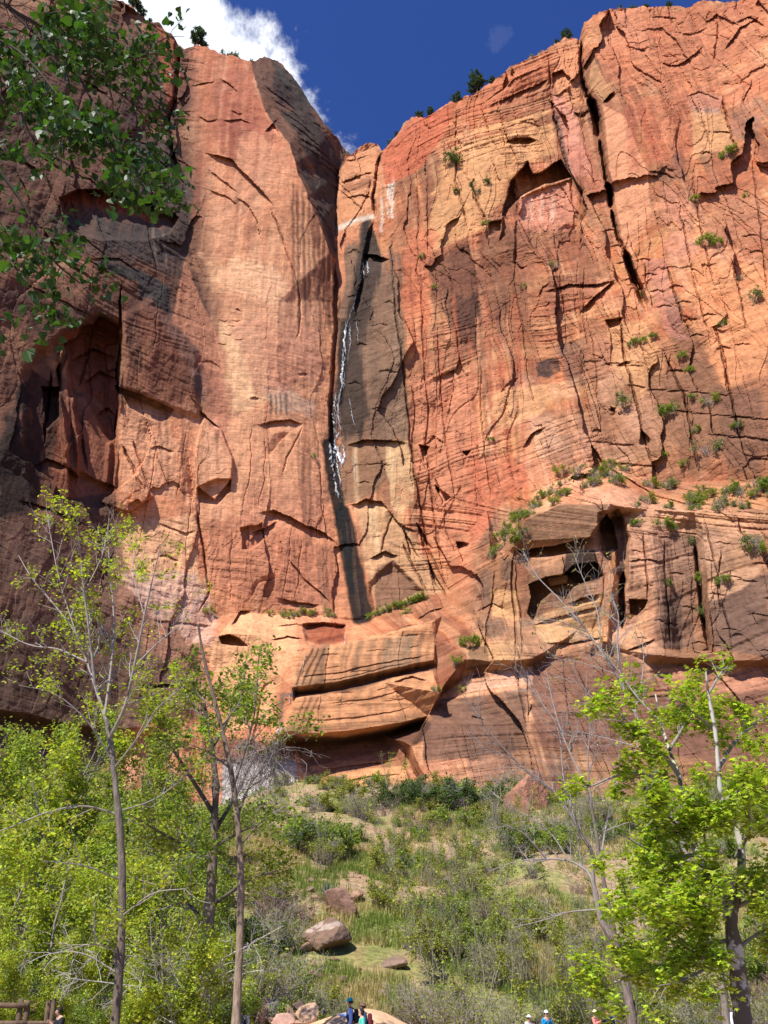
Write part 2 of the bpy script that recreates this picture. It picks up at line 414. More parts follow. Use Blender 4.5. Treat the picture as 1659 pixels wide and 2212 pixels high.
slab([(225,748),(258,742),(260,792),(232,800)], -1.6, 1.5); slab([(150,860),(185,850),(240,960),(235,1050),(170,1020)], -1.8, 6); crack([(112,800),(105,880),(96,960)], 4, 2); lip([(70,1010),(100,990),(150,1010)], 1.4, 18)
# gully between the left wall and the orange face
crack([(393,95),(384,150),(379,205),(366,235),(360,275),(375,335),(400,400)], 7, 3.2)
for a in ((340,130,385,205),(345,260,378,330),(330,330,405,405),(350,95,385,170)): crack([a[:2], a[2:]], 3, 1.2)
# orange face: arching flakes
lip([(445,332),(500,345),(530,375),(565,410),(592,447)], 1.9, 46, True) if False else lip([(445,332),(500,345),(530,375),(565,410),(592,447)], 1.9, 60)
lip([(450,370),(490,395),(514,417)], 1.0, 30); lip([(452,411),(480,420),(516,443)], .9, 30); lip([(510,425),(540,445),(556,482),(562,520)], 1.0, 34)
crack([(585,450),(601,490),(622,550),(640,600)], 2.6, 1.0); lip([(410,185),(440,178),(465,173)], .8, 12)
lip([(425,248),(450,262),(470,260)], .9, 10); lip([(480,262),(520,255),(545,266)], .9, 12); lip([(572,285),(590,265),(600,285)], 1.6, 14)
lip([(475,168),(500,185),(512,200)], 1.0, 16); crack([(640,590),(650,680),(640,740)], 2.4, .8)
lip([(500,240),(515,245),(525,243)], .7, 8)
# middle band of the orange wall
for (a, b, c) in (((508,668),(520,673),.8),((540,858),(560,860),.9),((645,806),(665,808),.8),((430,780),(480,800),.4)): lip([a, ((a[0]+b[0])/2, a[1]-2), b], c, 9)
for (u, v) in ((470,690),(490,700),(500,690),(480,720),(470,740),(505,730)): lip([(u, v),(u+12, v+3),(u+22, v+1)], .3, 8)
lip([(556,918),(590,910),(625,906),(657,916)], 1.5, 26); crack([(656,918),(640,950),(618,990),(608,1030)], 2.4, .8); lip([(630,930),(605,955),(580,990)], 1.0, 20)
lip([(430,884),(452,905),(476,924)], 2.0, 24); slab([(425,1053),(468,1035),(500,1032),(505,990),(480,930),(440,900),(425,960)], -1.6, 2)
hollow([(428,1052),(466,1080),(500,1034),(498,1060),(470,1092),(430,1082)], 3, 2, .4)
crack([(425,1090),(430,1130),(440,1196),(446,1240),(452,1275),(428,1325)], 3.2, 1.7); lip([(410,985),(415,1040),(418,1090)], .9, 10)
lip([(320,970),(345,962),(380,975)], .9, 12); crack([(330,940),(345,1000),(370,1060)], 2, .7)
lip([(562,1108),(590,1104),(630,1118),(660,1136),(700,1150),(724,1170)], 2.6, 30)
slab([(520,1142),(565,1130),(572,1165),(540,1190),(525,1185)], 1.8, 2); lip([(540,1150),(575,1140),(600,1128)], 1.4, 20)
crack([(625,1211),(660,1255),(690,1280),(712,1303)], 3, 1.3); lip([(340,1201),(360,1198),(385,1212)], .9, 10); lip([(600,1290),(640,1300),(690,1305)], 1.2, 16)
lip([(470,1390),(500,1368),(532,1398)], 0.2, 10); hollow([(474,1374),(492,1370),(515,1380),(534,1396),(505,1394),(480,1390)], 5, 1.5, .2)
lip([(500,1350),(520,1320),(540,1318)], 1.6, 18); lip([(345,1130),(400,1150),(420,1146)], .8, 10); crack([(690,1000),(695,1100),(712,1180)], 2, .7)
lip([(600,1250),(560,1260),(540,1300)], .8, 12)
# dark face
for a in range(9):
    u = 570+a*17; v = 185+a*26
    lip([(u, v), (u+45, v+30), (u+80, v+62)], .9, 12)
crack([(665,425),(700,480),(720,520)], 3, 1)
# the notch, the fall's channel and the rock beside it
crack([(826,330),(812,380),(808,430),(812,470)], 5, 3.5); lip([(735,395),(770,380),(805,372)], 1.2, 14); lip([(738,430),(780,420),(812,428)], 1.0, 14); lip([(740,350),(770,345),(800,335)], 1, 10)
lip([(782,545),(808,548),(838,560)], 4.2, 34); crack([(808,480),(790,545),(786,600),(770,680)], 8, 2.4); crack([(722,560),(728,700),(716,880),(724,1040)], 7, 2.6)
lip([(752,962),(790,948),(830,950),(880,958)], 1.8, 40); lip([(760,1090),(790,1080),(822,1082),(838,1100)], 1.8, 30); lip([(838,1100),(860,1130),(900,1150)], 1.2, 18)
lip([(800,1205),(830,1190),(860,1200)], 1.8, 22); crack([(850,1110),(830,1160),(822,1200)], 3, 1.3); crack([(868,1170),(900,1240),(925,1280)], 3, 1.4)
slab([(848,1215),(912,1278),(860,1310),(805,1325),(800,1260)], 1.2, 6)
for (u, v, w) in ((748,640,30),(800,700,44),(770,742,26),(815,800,50),(752,826,30),(800,880,34),(760,690,22),(830,650,24),(790,1000,60),(770,1040,30)): lip([(u, v+3), (u+w*.5, v-2), (u+w, v+4)], .5, 9)
# right wall, lower left part: flakes at its foot
for q in ([(905,960),(915,998),(926,965)],[(1000,975),(1008,988),(1018,974)],[(925,1215),(940,1262),(965,1290)],[(900,1130),(915,1180),(935,1185)],[(940,1050),(955,1090),(970,1075)],[(870,1140),(888,1200),(905,1205)],[(985,1170),(1000,1215),(1012,1175)]):
    hollow(q, 2.6, 1.5, .3)
crack([(910,570),(912,700),(925,900),(918,960),(935,1100),(960,1270)], 2.8, 1.2); crack([(850,560),(856,680),(878,850),(886,950),(905,1090),(930,1200),(976,1290)], 3.4, 1.5)
crack([(945,690),(950,800),(960,950),(985,1100)], 2, .8); crack([(1040,760),(1038,900),(1060,1080)], 2.4, .8); lip([(905,975),(935,940),(960,960)], .9, 12)
# right wall, upper part
crack([(987,220),(986,300),(984,395),(1000,450),(1010,500)], 2.8, 1.3); crack([(920,330),(922,430),(926,560)], 2.6, 1.1); crack([(1018,390),(1024,430),(1045,470),(1060,540)], 3.2, 1.5); crack([(960,300),(962,380)], 1.6, .7)
lip([(1058,228),(1100,210),(1140,190),(1187,168)], 1.7, 16); lip([(1040,225),(1110,172),(1180,138)], .9, 10); lip([(1090,275),(1130,262),(1160,270),(1170,290)], .8, 9)
hollow([(1095,306),(1112,298),(1135,296),(1158,303),(1140,312),(1110,312)], 3.2, 1.5, .2); lip([(1120,262),(1150,256),(1165,275)], .7, 8)
hollow([(1104,394),(1140,352),(1150,378),(1172,372),(1210,345),(1234,384),(1180,398),(1125,426),(1085,468)], 7.5, 2, .25)
slab([(1085,470),(1125,424),(1118,462),(1098,505),(1080,520)], 2.2, 2); hollow([(1052,480),(1082,474),(1078,506),(1056,512)], 2.6, 2, .3)
slab([(1118,430),(1232,388),(1255,440),(1245,560),(1180,600),(1110,560)], 1.0, 3)
hollow([(1192,158),(1212,152),(1232,170),(1230,182),(1205,200),(1192,205)], 2.6, 1.5, .35); lip([(1190,202),(1205,204),(1225,190)], 1.0, 16)
crack([(1182,108),(1190,200),(1200,260),(1215,320),(1232,384),(1240,450),(1252,475)], 3.4, 1.6); crack([(1245,230),(1262,300),(1280,370),(1290,420)], 2, .8)
lip([(1240,240),(1258,246),(1270,235)], 1.3, 14)
crack([(1252,90),(1256,165),(1270,210),(1280,240)], 6, 4); crack([(1274,205),(1287,252),(1296,300)], 11, 11); crack([(1296,300),(1304,350),(1312,400)], 5, 4)
crack([(1311,392),(1317,420),(1320,450)], 8, 8); crack([(1320,450),(1332,500),(1348,545)], 5, 4); crack([(1346,535),(1360,575),(1376,615),(1397,675)], 10, 9)
lip([(1302,222),(1318,205),(1328,198)], 2.2, 14)
lip([(1400,40),(1430,34),(1462,40)], .9, 12); lip([(1350,96),(1375,104),(1396,108)], .9, 12); lip([(1428,136),(1455,142),(1476,136),(1520,100)], 1.2, 16); lip([(1455,66),(1490,72),(1530,60)], .8, 12)
crack([(1550,45),(1552,90),(1540,136)], 3, 1.4); crack([(1562,200),(1570,250),(1590,335)], 3, 1.5); lip([(1565,110),(1600,60),(1640,40)], 1.4, 18); lip([(1590,50),(1620,35),(1655,60)], 1.2, 14)
for a in range(8):
    u = 1290+(a*67) % 340; v = 60+(a*29) % 130
    lip([(u, v), (u+24, v+5), (u+50, v-4)], .4, 9)
lip([(1485,210),(1510,196),(1560,212)], .8, 10); lip([(1540,285),(1560,283),(1580,287)], 1.0, 9); lip([(1515,330),(1530,326),(1540,333)], .9, 9); lip([(1400,368),(1440,372),(1460,386)], 1.0, 14)
lip([(1180,628),(1230,615),(1290,613),(1326,607)], 1.8, 16); lip([(1326,607),(1282,643),(1254,675)], 2.4, 22, True); hollow([(1308,692),(1345,687),(1338,704),(1318,710)], 2.6, 1.5, .3)
crack([(1440,568),(1460,643),(1475,690),(1491,730)], 3.2, 1.6); crack([(1338,660),(1345,740),(1352,790),(1365,833),(1385,923),(1396,970),(1420,1034)], 3.4, 1.9); lip([(1330,790),(1350,782),(1362,780)], 1.5, 14)
hollow([(1385,925),(1402,950),(1398,968),(1380,960)], 2.6, 1.5, .3); crack([(1430,753),(1450,800),(1475,853),(1495,953),(1510,1015)], 3.2, 1.7); crack([(1545,703),(1562,780),(1578,855),(1600,950)], 3, 1.5)
crack([(1580,560),(1600,640),(1612,720)], 2.4, 1.2); crack([(1500,400),(1510,480),(1545,620)], 2.2, 1.0); crack([(1625,330),(1640,480),(1659,640)], 2.4, 1.0); crack([(1260,560),(1262,680),(1270,760)], 1.8, .7)
crack([(1115,500),(1112,620),(1130,720),(1140,800),(1160,900)], 2.4, .9); lip([(1110,560),(1125,575),(1140,572)], 1.1, 12); lip([(1165,640),(1175,620),(1190,612)], .9, 12)
lip([(1130,970),(1152,935),(1178,924)], 1.6, 20, False); lip([(1080,850),(1100,825),(1120,815)], .7, 10); lip([(1275,930),(1290,925),(1300,932)], .9, 10); lip([(1315,880),(1330,888),(1320,900)], 1.4, 10)
hollow([(1318,878),(1330,880),(1325,892)], 1.6, 1, .3)
for a in range(24):
    u = 1260+(a*89) % 400; v = 780+(a*53) % 260
    lip([(u, v), (u+20, v-2), (u+40+(a % 5)*8, v+1)], .45+.2*(a % 3), 9)
for a in range(18):
    u = 1300+(a*71) % 340; v = 500+(a*61) % 270
    lip([(u, v), (u+18, v-6), (u+38, v-2)], .7, 10)
# block and columns below the shrub ledge
hollow([(1118,1190),(1200,1180),(1276,1162),(1312,1110),(1325,1135),(1335,1185),(1290,1192),(1240,1194),(1190,1201),(1150,1205)], 5.5, 1.5, .3)
lip([(1118,1188),(1200,1178),(1278,1161)], 2.5, 26); crack([(1215,1200),(1222,1225),(1218,1240)], 2, .9)
slab([(1140,1230),(1205,1206),(1270,1184),(1285,1190),(1290,1218),(1220,1240),(1142,1262)], -.6, 2)
hollow([(1142,1262),(1180,1247),(1215,1243),(1240,1222),(1290,1216),(1300,1246),(1262,1260),(1238,1268),(1222,1292),(1192,1278),(1168,1298),(1152,1340),(1140,1322),(1148,1290)], 6, 1.5, .25)
slab([(1180,1250),(1230,1240),(1225,1262),(1190,1268)], -2, 2); lip([(1150,1350),(1210,1330),(1300,1310)], 1.0, 14)
slab([(1295,1110),(1335,1100),(1358,1160),(1352,1260),(1340,1290),(1325,1230),(1300,1190)], 4.2, 6); crack([(1345,1236),(1342,1300),(1345,1356)], 9, 6); slab([(1318,1190),(1332,1190),(1322,1300),(1314,1390),(1302,1385),(1308,1280)], -1.5, 2)
hollow([(1360,1296),(1400,1296),(1392,1312),(1375,1328),(1362,1325)], 4.5, 1.5, .1); lip([(1230,1302),(1262,1290),(1295,1284)], 1.6, 16); lip([(1175,1388),(1230,1388),(1310,1374)], 1.0, 12)
crack([(1435,1160),(1440,1280),(1450,1400)], 3, 1.2); crack([(1500,1160),(1512,1280),(1530,1410)], 6, 2.6); crack([(1560,1180),(1550,1260),(1560,1330)], 2.4, 1); crack([(1110,1180),(1106,1260),(1112,1340),(1115,1420)], 3, 1.2)
crack([(1388,1140),(1398,1240),(1400,1300)], 2.6, 1.0); lip([(1355,1405),(1390,1392),(1415,1378)], 1.4, 14); lip([(1350,1212),(1400,1208),(1440,1214)], .9, 10); lip([(1030,1320),(1060,1300),(1090,1310)], .8, 12)
crack([(1068,1225),(1064,1290),(1052,1350),(1048,1420)], 3, 1.2); crack([(1112,1420),(1125,1500),(1140,1570)], 2.4, .9)
lip([(1140,1545),(1145,1530),(1148,1520)], 1, 10); crack([(1140,1460),(1142,1520),(1144,1560)], 2, .8); lip([(1020,1545),(1040,1550),(1044,1556)], .8, 8)
for a in range(26):
    u = 1340+(a*83) % 320; v = 1112+(a*47) % 300
    lip([(u, v), (u+14, v-2), (u+24+(a % 4)*9, v+3)], .45, 8)
# bench: thin ledges under the lips
lip([(650,1460),(740,1450),(830,1432),(935,1415)], .5, 12); lip([(690,1470),(760,1460),(830,1442),(900,1430)], .35, 8); lip([(660,1556),(730,1552),(830,1538),(900,1526)], .4, 10); lip([(700,1520),(800,1506),(925,1480)], .4, 8)
lip([(600,1352),(640,1346),(660,1352)], .8, 12); hollow([(655,1350),(700,1345),(748,1352),(742,1378),(700,1394),(665,1396)], 3, 4, .5); lip([(585,1378),(620,1372),(655,1380)], 1.2, 10)
lip([(845,1370),(880,1352),(935,1345)], .6, 10); lip([(850,1475),(890,1464),(925,1470)], 1.2, 12); lip([(900,1340),(930,1320),(965,1310)], 1.0, 14)
lip([(300,1480),(360,1478),(410,1482)], 1.2, 12); lip([(330,1340),(400,1345),(470,1352)], .5, 10); lip([(300,1500),(340,1510),(350,1530)], .8, 12); lip([(700,1660),(780,1650),(860,1640)], .8, 10); lip([(720,1690),(800,1676),(870,1672)], 1.0, 12)

for a in range(16):
    u = 640+(a*61) % 280; v = 1405-(u-640)*.17+((a*47) % 150); lip([(u, v), (u+12, v-3), (u+26+(a % 4)*9, v-5)], .3, 8)
def upright(u, v0, v1, w, depth):
    """a joint that runs plumb up the wall"""
    q = []; j = 0.0
    for i in range(9):
        v = v1+(v0-v1)*i/8; j += RNG.normal(0, 2.2); q.append((829.5+(u-829.5)*(v+2343)/(v1+2343)+j, v))
    crack(q, w, depth)
for k_, (u, v0, v1) in enumerate(((1075,420,760),(1225,480,700),(1300,640,960),(1450,260,520),(1540,420,760),(1610,200,560),(1640,560,960),(1585,1110,1400),(1410,560,900),(1440,40,230),(905,340,620),(950,560,900),(1030,740,1150),(1130,1180,1420),(1240,1400,1640),(1480,1440,1700),(890,820,1060),(1110,240,420))):
    upright(u, v0, v1, (1.4, 2.2, 1.7)[k_ % 3], (.35, .9, .55)[k_ % 3])
for (u, v0, v1) in ((300,940,1200),(380,920,1080),(520,900,1120),(560,930,1100),(610,1120,1300),(640,1160,1310),(500,1140,1310),(395,1060,1280),(330,600,760),(180,560,700),(90,400,640)):
    upright(u, v0, v1, 1.5, .45)
# --- general relief, laid out in metres on the rock
X1 = rx/I0; Z1 = EYE+rz/I0; S1 = X1+.35*Y0
wr = sstep(U, 690, 900)                                         # right-hand wall, more thinly bedded
low = sstep(V, 1060, 1180)
orange = sstep(U, 380, 460)*(1-sstep(U, 660, 740))*(1-low)
warp = (fbm2(S1*.03, Z1*.03, 61, 3)-.5)
tilt = np.where(U > 700, -.30*(1-low)+.02*low, .22)
bed = Z1+tilt*S1+warp*16
bfine = fbm2(bed*1.6, S1*.035, 71, 3, .6)
bmed = fbm2(bed*.5, S1*.02+3, 81, 3, .6)
setm = sstep(fbm2(S1*.03+warp*3, Z1*.022, 161, 3), .42, .60)             # thinly bedded sets between massive ones
massive = sstep(U, 1230, 1290)*(1-sstep(V, 560, 760))
bw = (.15+1.25*setm)*(1-.75*massive)
relief = ((bfine-.5)*(.10*wr+.14*(1-orange)+.06)+(bmed-.5)*(.14*wr+.36*(1-orange)+.2))*bw
def joints(sx, sz, seed, amp, tl):
    """a wall broken along joints into blocks, each standing out and leaning a little differently"""
    x = S1/sx+warp*1.2+(fbm2(S1*.25, Z1*.12, seed+3, 3)-.5)*.22; z = Z1/sz+(fbm2(S1*.2, Z1*.2, seed+7, 3)-.5)*.10
    xi = np.floor(x).astype(np.int64); zi = np.floor(z).astype(np.int64)
    d1 = np.full(x.shape, 9.); d2 = np.full(x.shape, 9.); off = np.zeros(x.shape)
    for a in (-1, 0, 1):
        for b in (-1, 0, 1):
            cx = xi+a; cz = zi+b; px = cx+.15+.7*_h(cx, cz, seed); pz = cz+.15+.7*_h(cx, cz, seed+1); dx = x-px; dz = z-pz; dd = np.maximum(np.abs(dx)*1.0+.25*np.abs(dz), np.abs(dz)*.9+.12*np.abs(dx))
            o = (_h(cx, cz, seed+2)-.5)*amp+(_h(cx, cz, seed+4)-.5)*2*tl*dx*sx+(_h(cx, cz, seed+5)-.5)*.5*tl*dz*sz*.5
            m = dd < d1; d2 = np.where(m, d1, np.minimum(d2, dd)); off = np.where(m, o, off); d1 = np.where(m, dd, d1)
    return off+amp*.10*np.clip(1-(d2-d1)*min(sx, sz)*1.6, 0, 1)
relief += joints(13, 85, 501, 1.5, .34)*(.06+.94*np.maximum(wr, (1-orange)*.6)*(1-.3*low))+joints(5.2, 17, 521, .45, .10)*(.1+.9*(1-orange))*sstep(fbm2(S1*.04, Z1*.04, 541, 2), .46, .62)
relief += joints(7.5, 40, 561, .7, .20)*wr*(1-.3*low)*sstep(fbm2(S1*.05+5, Z1*.03, 571, 2), .38, .60)
vert = fbm2(S1*.42, Z1*.035, 91, 4, .55)
relief += (vert-.5)*(.7+.6*wr-.25*orange)
flake = fbm2(S1*.10, Z1*.055, 101, 4, .5)
fl = np.floor(flake*14)/14
relief += (fl-.5)*1.1*(.2+1.1*sstep(fbm2(S1*.025, Z1*.02, 111, 2), .42, .62))*(1-.80*orange)
pil = fbm2(S1*.13+warp*2, Z1*.016, 171, 3, .5); relief += (np.floor(pil*11)/11-.5)*2.6*wr*(1-low*.3)
flake2 = fbm2(S1*.33, Z1*.2, 121, 3, .5); relief += (np.floor(flake2*9)/9-.5)*.40*(1-.75*orange)
relief += (fbm2(S1*1.1, Z1*1.1, 131, 3)-.5)*.26*(1-.4*orange)
bumpy = fbm2(S1*.035, Z1*.03, 141, 3); relief += (bumpy-.5)*3.0
benchm = sstep(V, 1310, 1345)*sstep(U, 560, 640)*(1-sstep(U, 930, 965))*(1-sstep(V, 1640, 1700))
blockm = sstep(U, 1085, 1110)*(1-sstep(U, 1345, 1370))*sstep(V, 1080, 1095)*(1-sstep(V, 1385, 1410))
relief *= (1-.66*benchm)*(1-.65*blockm)*(1-.45*sstep(U, 725, 745)*(1-sstep(U, 880, 900))*sstep(V, 540, 580))
relief += benchm*((fbm2(Z1*1.5+warp*2, S1*.02, 151, 3)-.5)*.36)
Yf = Y0+DY+relief
Yf = np.maximum(Yf, 90)
XX = rx*Yf/ry; ZZ = EYE+rz*Yf/ry
# --- the rock's colour: sandstone, bleached bands, desert varnish, mineral stains, shade painted into some recesses
C = np.zeros(U.shape+(3,)); C[:] = lin((214, 136, 96))
big = fbm2(S1*.045, Z1*.045, 201, 5, .6); med = fbm2(S1*.16, Z1*.12, 211, 5, .6); fine = fbm2(S1*.8, Z1*.8, 221, 3, .6)
strk = fbm2(S1*.55, Z1*.018, 231, 4, .6); strk2 = fbm2(S1*1.5, Z1*.03, 241, 3, .6)
bcol = fbm2(bed*.35, S1*.012, 251, 4, .6)
def blend(s, m, c):
    C[s] = C[s]*(1-m[..., None])+lin(c)*m[..., None]
def paint(ps, c, f=10, k=1.0, rough=.8, n=None):
    """a patch of rock colour with a broken edge"""
    s = box(ps, f+16)
    if s is None: return
    nn = (med if n is None else n)[s]
    m = inside(ps, s, f)
    m = np.where(m > .001, sstep(m+(nn-.5)*2.4*rough, .35, .75), 0)*k*np.minimum(1, m*6)
    blend(s, m, c)
def line(ps, w, c, k=1.0, f=3, n=None, thr=None):
    """a stain or painted shade running along a line"""
    s = box(ps, w+f+14)
    if s is None: return
    d, side, al = near(ps, s)
    m = (1-sstep(d, w-f, w+f))*k
    if n is not None: m = m*sstep(n[s], thr[0], thr[1])
    blend(s, m, c)
ALL = (slice(None), slice(None))
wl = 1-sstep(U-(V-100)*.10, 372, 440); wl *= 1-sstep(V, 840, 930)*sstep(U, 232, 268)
# orange face: paler downward, redder near the rim
blend(ALL, orange*sstep(V, 300, 700)*.75, (226, 158, 118))
blend(ALL, orange*(1-sstep(V, 150, 420))*.8, (206, 112, 74))
# right-hand wall: buff cross-beds, orange and red bands
blend(ALL, wr*.9, (204, 120, 72)); blend(ALL, wr*sstep(bcol, .50, .62)*.45, (222, 156, 102)); blend(ALL, wr*sstep(1-bcol, .53, .64)*.5, (190, 92, 58))
blend(ALL, wr*sstep(fbm2(bed*2.6, S1*.05, 261, 3, .6), .55, .68)*.28*(.3+.7*setm), (234, 176, 122))
blend(ALL, wr*sstep(fbm2(bed*2.1, S1*.06, 271, 3, .6), .58, .70)*.30*(.3+.7*setm), (150, 84, 58))
# left wall: brown varnish
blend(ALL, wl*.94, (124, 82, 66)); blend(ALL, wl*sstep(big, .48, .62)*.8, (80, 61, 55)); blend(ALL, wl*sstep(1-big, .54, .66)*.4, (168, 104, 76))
# lower tier on the right: brown
lowr = sstep(V, 1085, 1110)*sstep(U, 985, 1040); blend(ALL, lowr*.8, (158, 110, 80)); blend(ALL, lowr*sstep(med+.25*(big-.5), .42, .53)*.8, (108, 76, 62)); blend(ALL, lowr*sstep(1-bcol, .54, .66)*.4, (200, 140, 98))
# everywhere: mottling
blend(ALL, sstep(big, .54, .68)*.30*(1-benchm), (164, 100, 74)); blend(ALL, sstep(1-big, .56, .68)*.30*(1-benchm), (232, 172, 130))
blend(ALL, sstep(strk, .56, .66)*.34*(1-wl)*(1-benchm), (176, 100, 72)); blend(ALL, sstep(strk2, .60, .70)*.22*(1-wl), (236, 186, 150))
runs = fbm2(S1*.30+warp*.5, Z1*.010, 611, 5, .62); runs2 = fbm2(S1*.9, Z1*.016, 621, 4, .6); area = fbm2(S1*.035, Z1*.028, 631, 4, .55)
blend(ALL, (wr*.95+orange*.25)*sstep(runs, .50, .60)*sstep(area, .42, .60)*.72, (112, 66, 48)); blend(ALL, (wr*.8+orange*.30)*sstep(runs2, .54, .66)*sstep(area, .38, .62)*.5, (146, 76, 56)); blend(ALL, (wr+orange*.5)*sstep(1-runs2, .56, .70)*.30, (230, 166, 124))
blend(ALL, wr*sstep(V, 620, 900)*sstep(U, 1130, 1360)*(.25+.5*sstep(area, .42, .58)), (142, 98, 72))
hue = fbm2(S1*.06+9, Z1*.03, 641, 5, .62)
blend(ALL, (wr*.8+orange*.5)*sstep(hue, .52, .64)*.5, (222, 162, 132)); blend(ALL, wr*sstep(1-hue, .53, .65)*.5, (152, 98, 72))
# left wall patches
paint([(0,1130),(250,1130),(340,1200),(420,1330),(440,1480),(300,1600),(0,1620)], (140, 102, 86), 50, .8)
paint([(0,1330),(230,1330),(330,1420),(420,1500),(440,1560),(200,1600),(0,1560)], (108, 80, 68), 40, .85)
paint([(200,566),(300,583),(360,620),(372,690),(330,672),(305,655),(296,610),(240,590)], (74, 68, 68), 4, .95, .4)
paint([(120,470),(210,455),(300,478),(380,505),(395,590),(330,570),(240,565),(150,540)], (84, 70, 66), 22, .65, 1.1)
paint([(330,672),(372,690),(420,745),(440,800),(452,880),(425,850),(400,780),(370,730)], (128, 112, 108), 6, .75, .5)
paint([(372,694),(380,640),(400,560),(430,640),(480,760),(482,910),(470,905),(455,830),(430,760)], (206, 134, 102), 5, .95, .3)
paint([(262,640),(330,650),(430,770),(430,900),(380,885),(300,850),(258,820)], (150, 86, 64), 16, .55, .9)
paint([(270,650),(300,650),(310,800),(280,800)], (96, 62, 54), 8, .7, 1, strk2); paint([(250,300),(340,300),(390,400),(330,380),(270,350)], (92, 74, 68), 16, .7)
paint([(135,730),(210,690),(256,706),(256,900),(240,960),(150,820)], (150, 78, 56), 8, .9, .6)
paint([(145,800),(245,900),(250,1060),(150,1080),(110,1040)], (168, 98, 72), 14, .8, .6)
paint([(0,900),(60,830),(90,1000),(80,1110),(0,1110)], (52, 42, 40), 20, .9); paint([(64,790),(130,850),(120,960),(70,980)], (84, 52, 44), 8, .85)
paint([(128,428),(165,408),(240,410),(310,430),(372,458),(384,470),(365,505),(300,470),(215,452),(150,440)], (164, 84, 62), 3, .95, .3)
for u in (170, 200, 240, 262, 300): line([(u, 412), (u+8, 455)], 5, (96, 58, 50), .6, 3)
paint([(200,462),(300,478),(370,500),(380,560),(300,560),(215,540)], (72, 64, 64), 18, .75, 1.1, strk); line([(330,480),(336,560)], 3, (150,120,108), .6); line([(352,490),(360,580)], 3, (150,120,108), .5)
paint([(0,100),(260,30),(330,90),(360,250),(200,330),(0,330)], (116, 80, 66), 40, .7); paint([(250,230),(340,240),(370,330),(300,300)], (96, 74, 68), 14, .7)
paint([(250,300),(375,300),(410,420),(400,560),(330,470),(280,400)], (88, 74, 70), 18, .8)
# red gully
paint([(340,55),(396,98),(392,150),(384,205),(366,240),(345,150)], (200, 112, 76), 5, .85, .5); paint([(300,250),(366,235),(362,290),(320,300)], (186, 108, 76), 12, .6)
# streaks on the orange face
for u, v0, v1, w, k in ((470,180,300,8,.5),(487,200,330,6,.6),(505,230,345,7,.7),(520,180,320,5,.45),(455,250,330,5,.5),(540,200,300,5,.4),(430,330,480,7,.4),(515,430,520,3,.3),(560,250,360,4,.35)):
    line([(u, v0), (u-4, (v0+v1)/2), (u-6, v1)], w, (140, 64, 50), k, w*.8)
paint([(488,140),(540,150),(580,250),(590,300),(540,290),(480,240)], (170, 88, 64), 14, .6)
paint([(470,262),(560,250),(560,275),(520,300),(480,290)], (150, 76, 58), 10, .55)
paint([(500,560),(590,570),(625,620),(610,660),(560,650),(450,600)], (238, 178, 136), 16, .7, .8, strk2); paint([(430,540),(520,600),(560,645),(440,620)], (234, 170, 128), 16, .6)
# varnish comb down the inner edge of the orange face
for i in range(26):
    u = 628+i*3.7; v0 = 380+((i*53) % 90)+max(0, (i-12))*8; line([(u, v0), (u+2, v0+150+((i*37) % 160))], 2.6, (78, 52, 46) if i % 3 else (232, 160, 112), .35+.08*(i % 5), 2.4)
paint([(655,420),(720,560),(726,700),(700,700),(690,560)], (128, 74, 56), 8, .6, 1, strk2)
# dark face right of the prow
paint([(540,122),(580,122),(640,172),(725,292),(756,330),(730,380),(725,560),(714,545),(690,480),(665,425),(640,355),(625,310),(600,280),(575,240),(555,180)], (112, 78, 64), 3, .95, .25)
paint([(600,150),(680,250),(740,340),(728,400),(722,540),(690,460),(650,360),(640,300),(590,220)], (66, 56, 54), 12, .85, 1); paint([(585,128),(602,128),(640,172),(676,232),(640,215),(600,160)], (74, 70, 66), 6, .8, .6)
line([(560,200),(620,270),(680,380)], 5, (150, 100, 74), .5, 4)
# middle band: pale blotches, pink lower wall
paint([(470,690),(560,720),(580,860),(500,900),(485,780)], (230, 176, 132), 20, .7); paint([(575,840),(620,840),(680,870),(670,900),(600,885)], (206, 170, 148), 14, .55)
for u in (585, 596, 606, 618): line([(u, 850), (u+2, 895)], 2.4, (84, 76, 72), .7, 2)
paint([(500,700),(690,700),(690,820),(560,840)], (206, 136, 108), 30, .6); paint([(430,760),(500,860),(490,980),(430,900)], (196, 122, 96), 24, .6)
paint([(280,860),(340,880),(400,960),(380,1080),(270,1060),(258,900)], (222, 154, 116), 12, .7); paint([(240,1130),(420,1110),(440,1290),(300,1260)], (232, 170, 126), 24, .8)
paint([(445,1130),(560,1110),(720,1180),(740,1290),(600,1310),(470,1260)], (192, 120, 90), 20, .75); paint([(250,1240),(420,1240),(470,1330),(480,1430),(330,1330)], (216, 166, 146), 20, .75); paint([(520,1040),(700,1040),(720,1170),(600,1110),(520,1130)], (200, 128, 100), 20, .5)
for u, v0, v1 in ((345,900,1010),(360,880,1040),(395,900,1080),(468,930,1010),(655,980,1130),(668,960,1180),(698,1180,1310),(704,1130,1290),(690,1210,1300)): line([(u, v0), (u+3, v1)], 3.5, (96, 66, 56), .45, 3)
paint([(520,1322),(640,1322),(650,1400),(610,1450),(590,1560),(500,1580),(440,1400)], (230, 164, 118), 12, .9, .5)
paint([(660,1345),(750,1345),(745,1385),(690,1396),(655,1385)], (150, 72, 46), 8, .9, .6); line([(690,1386),(740,1376)], 4, (110, 50, 34), .7, 3)
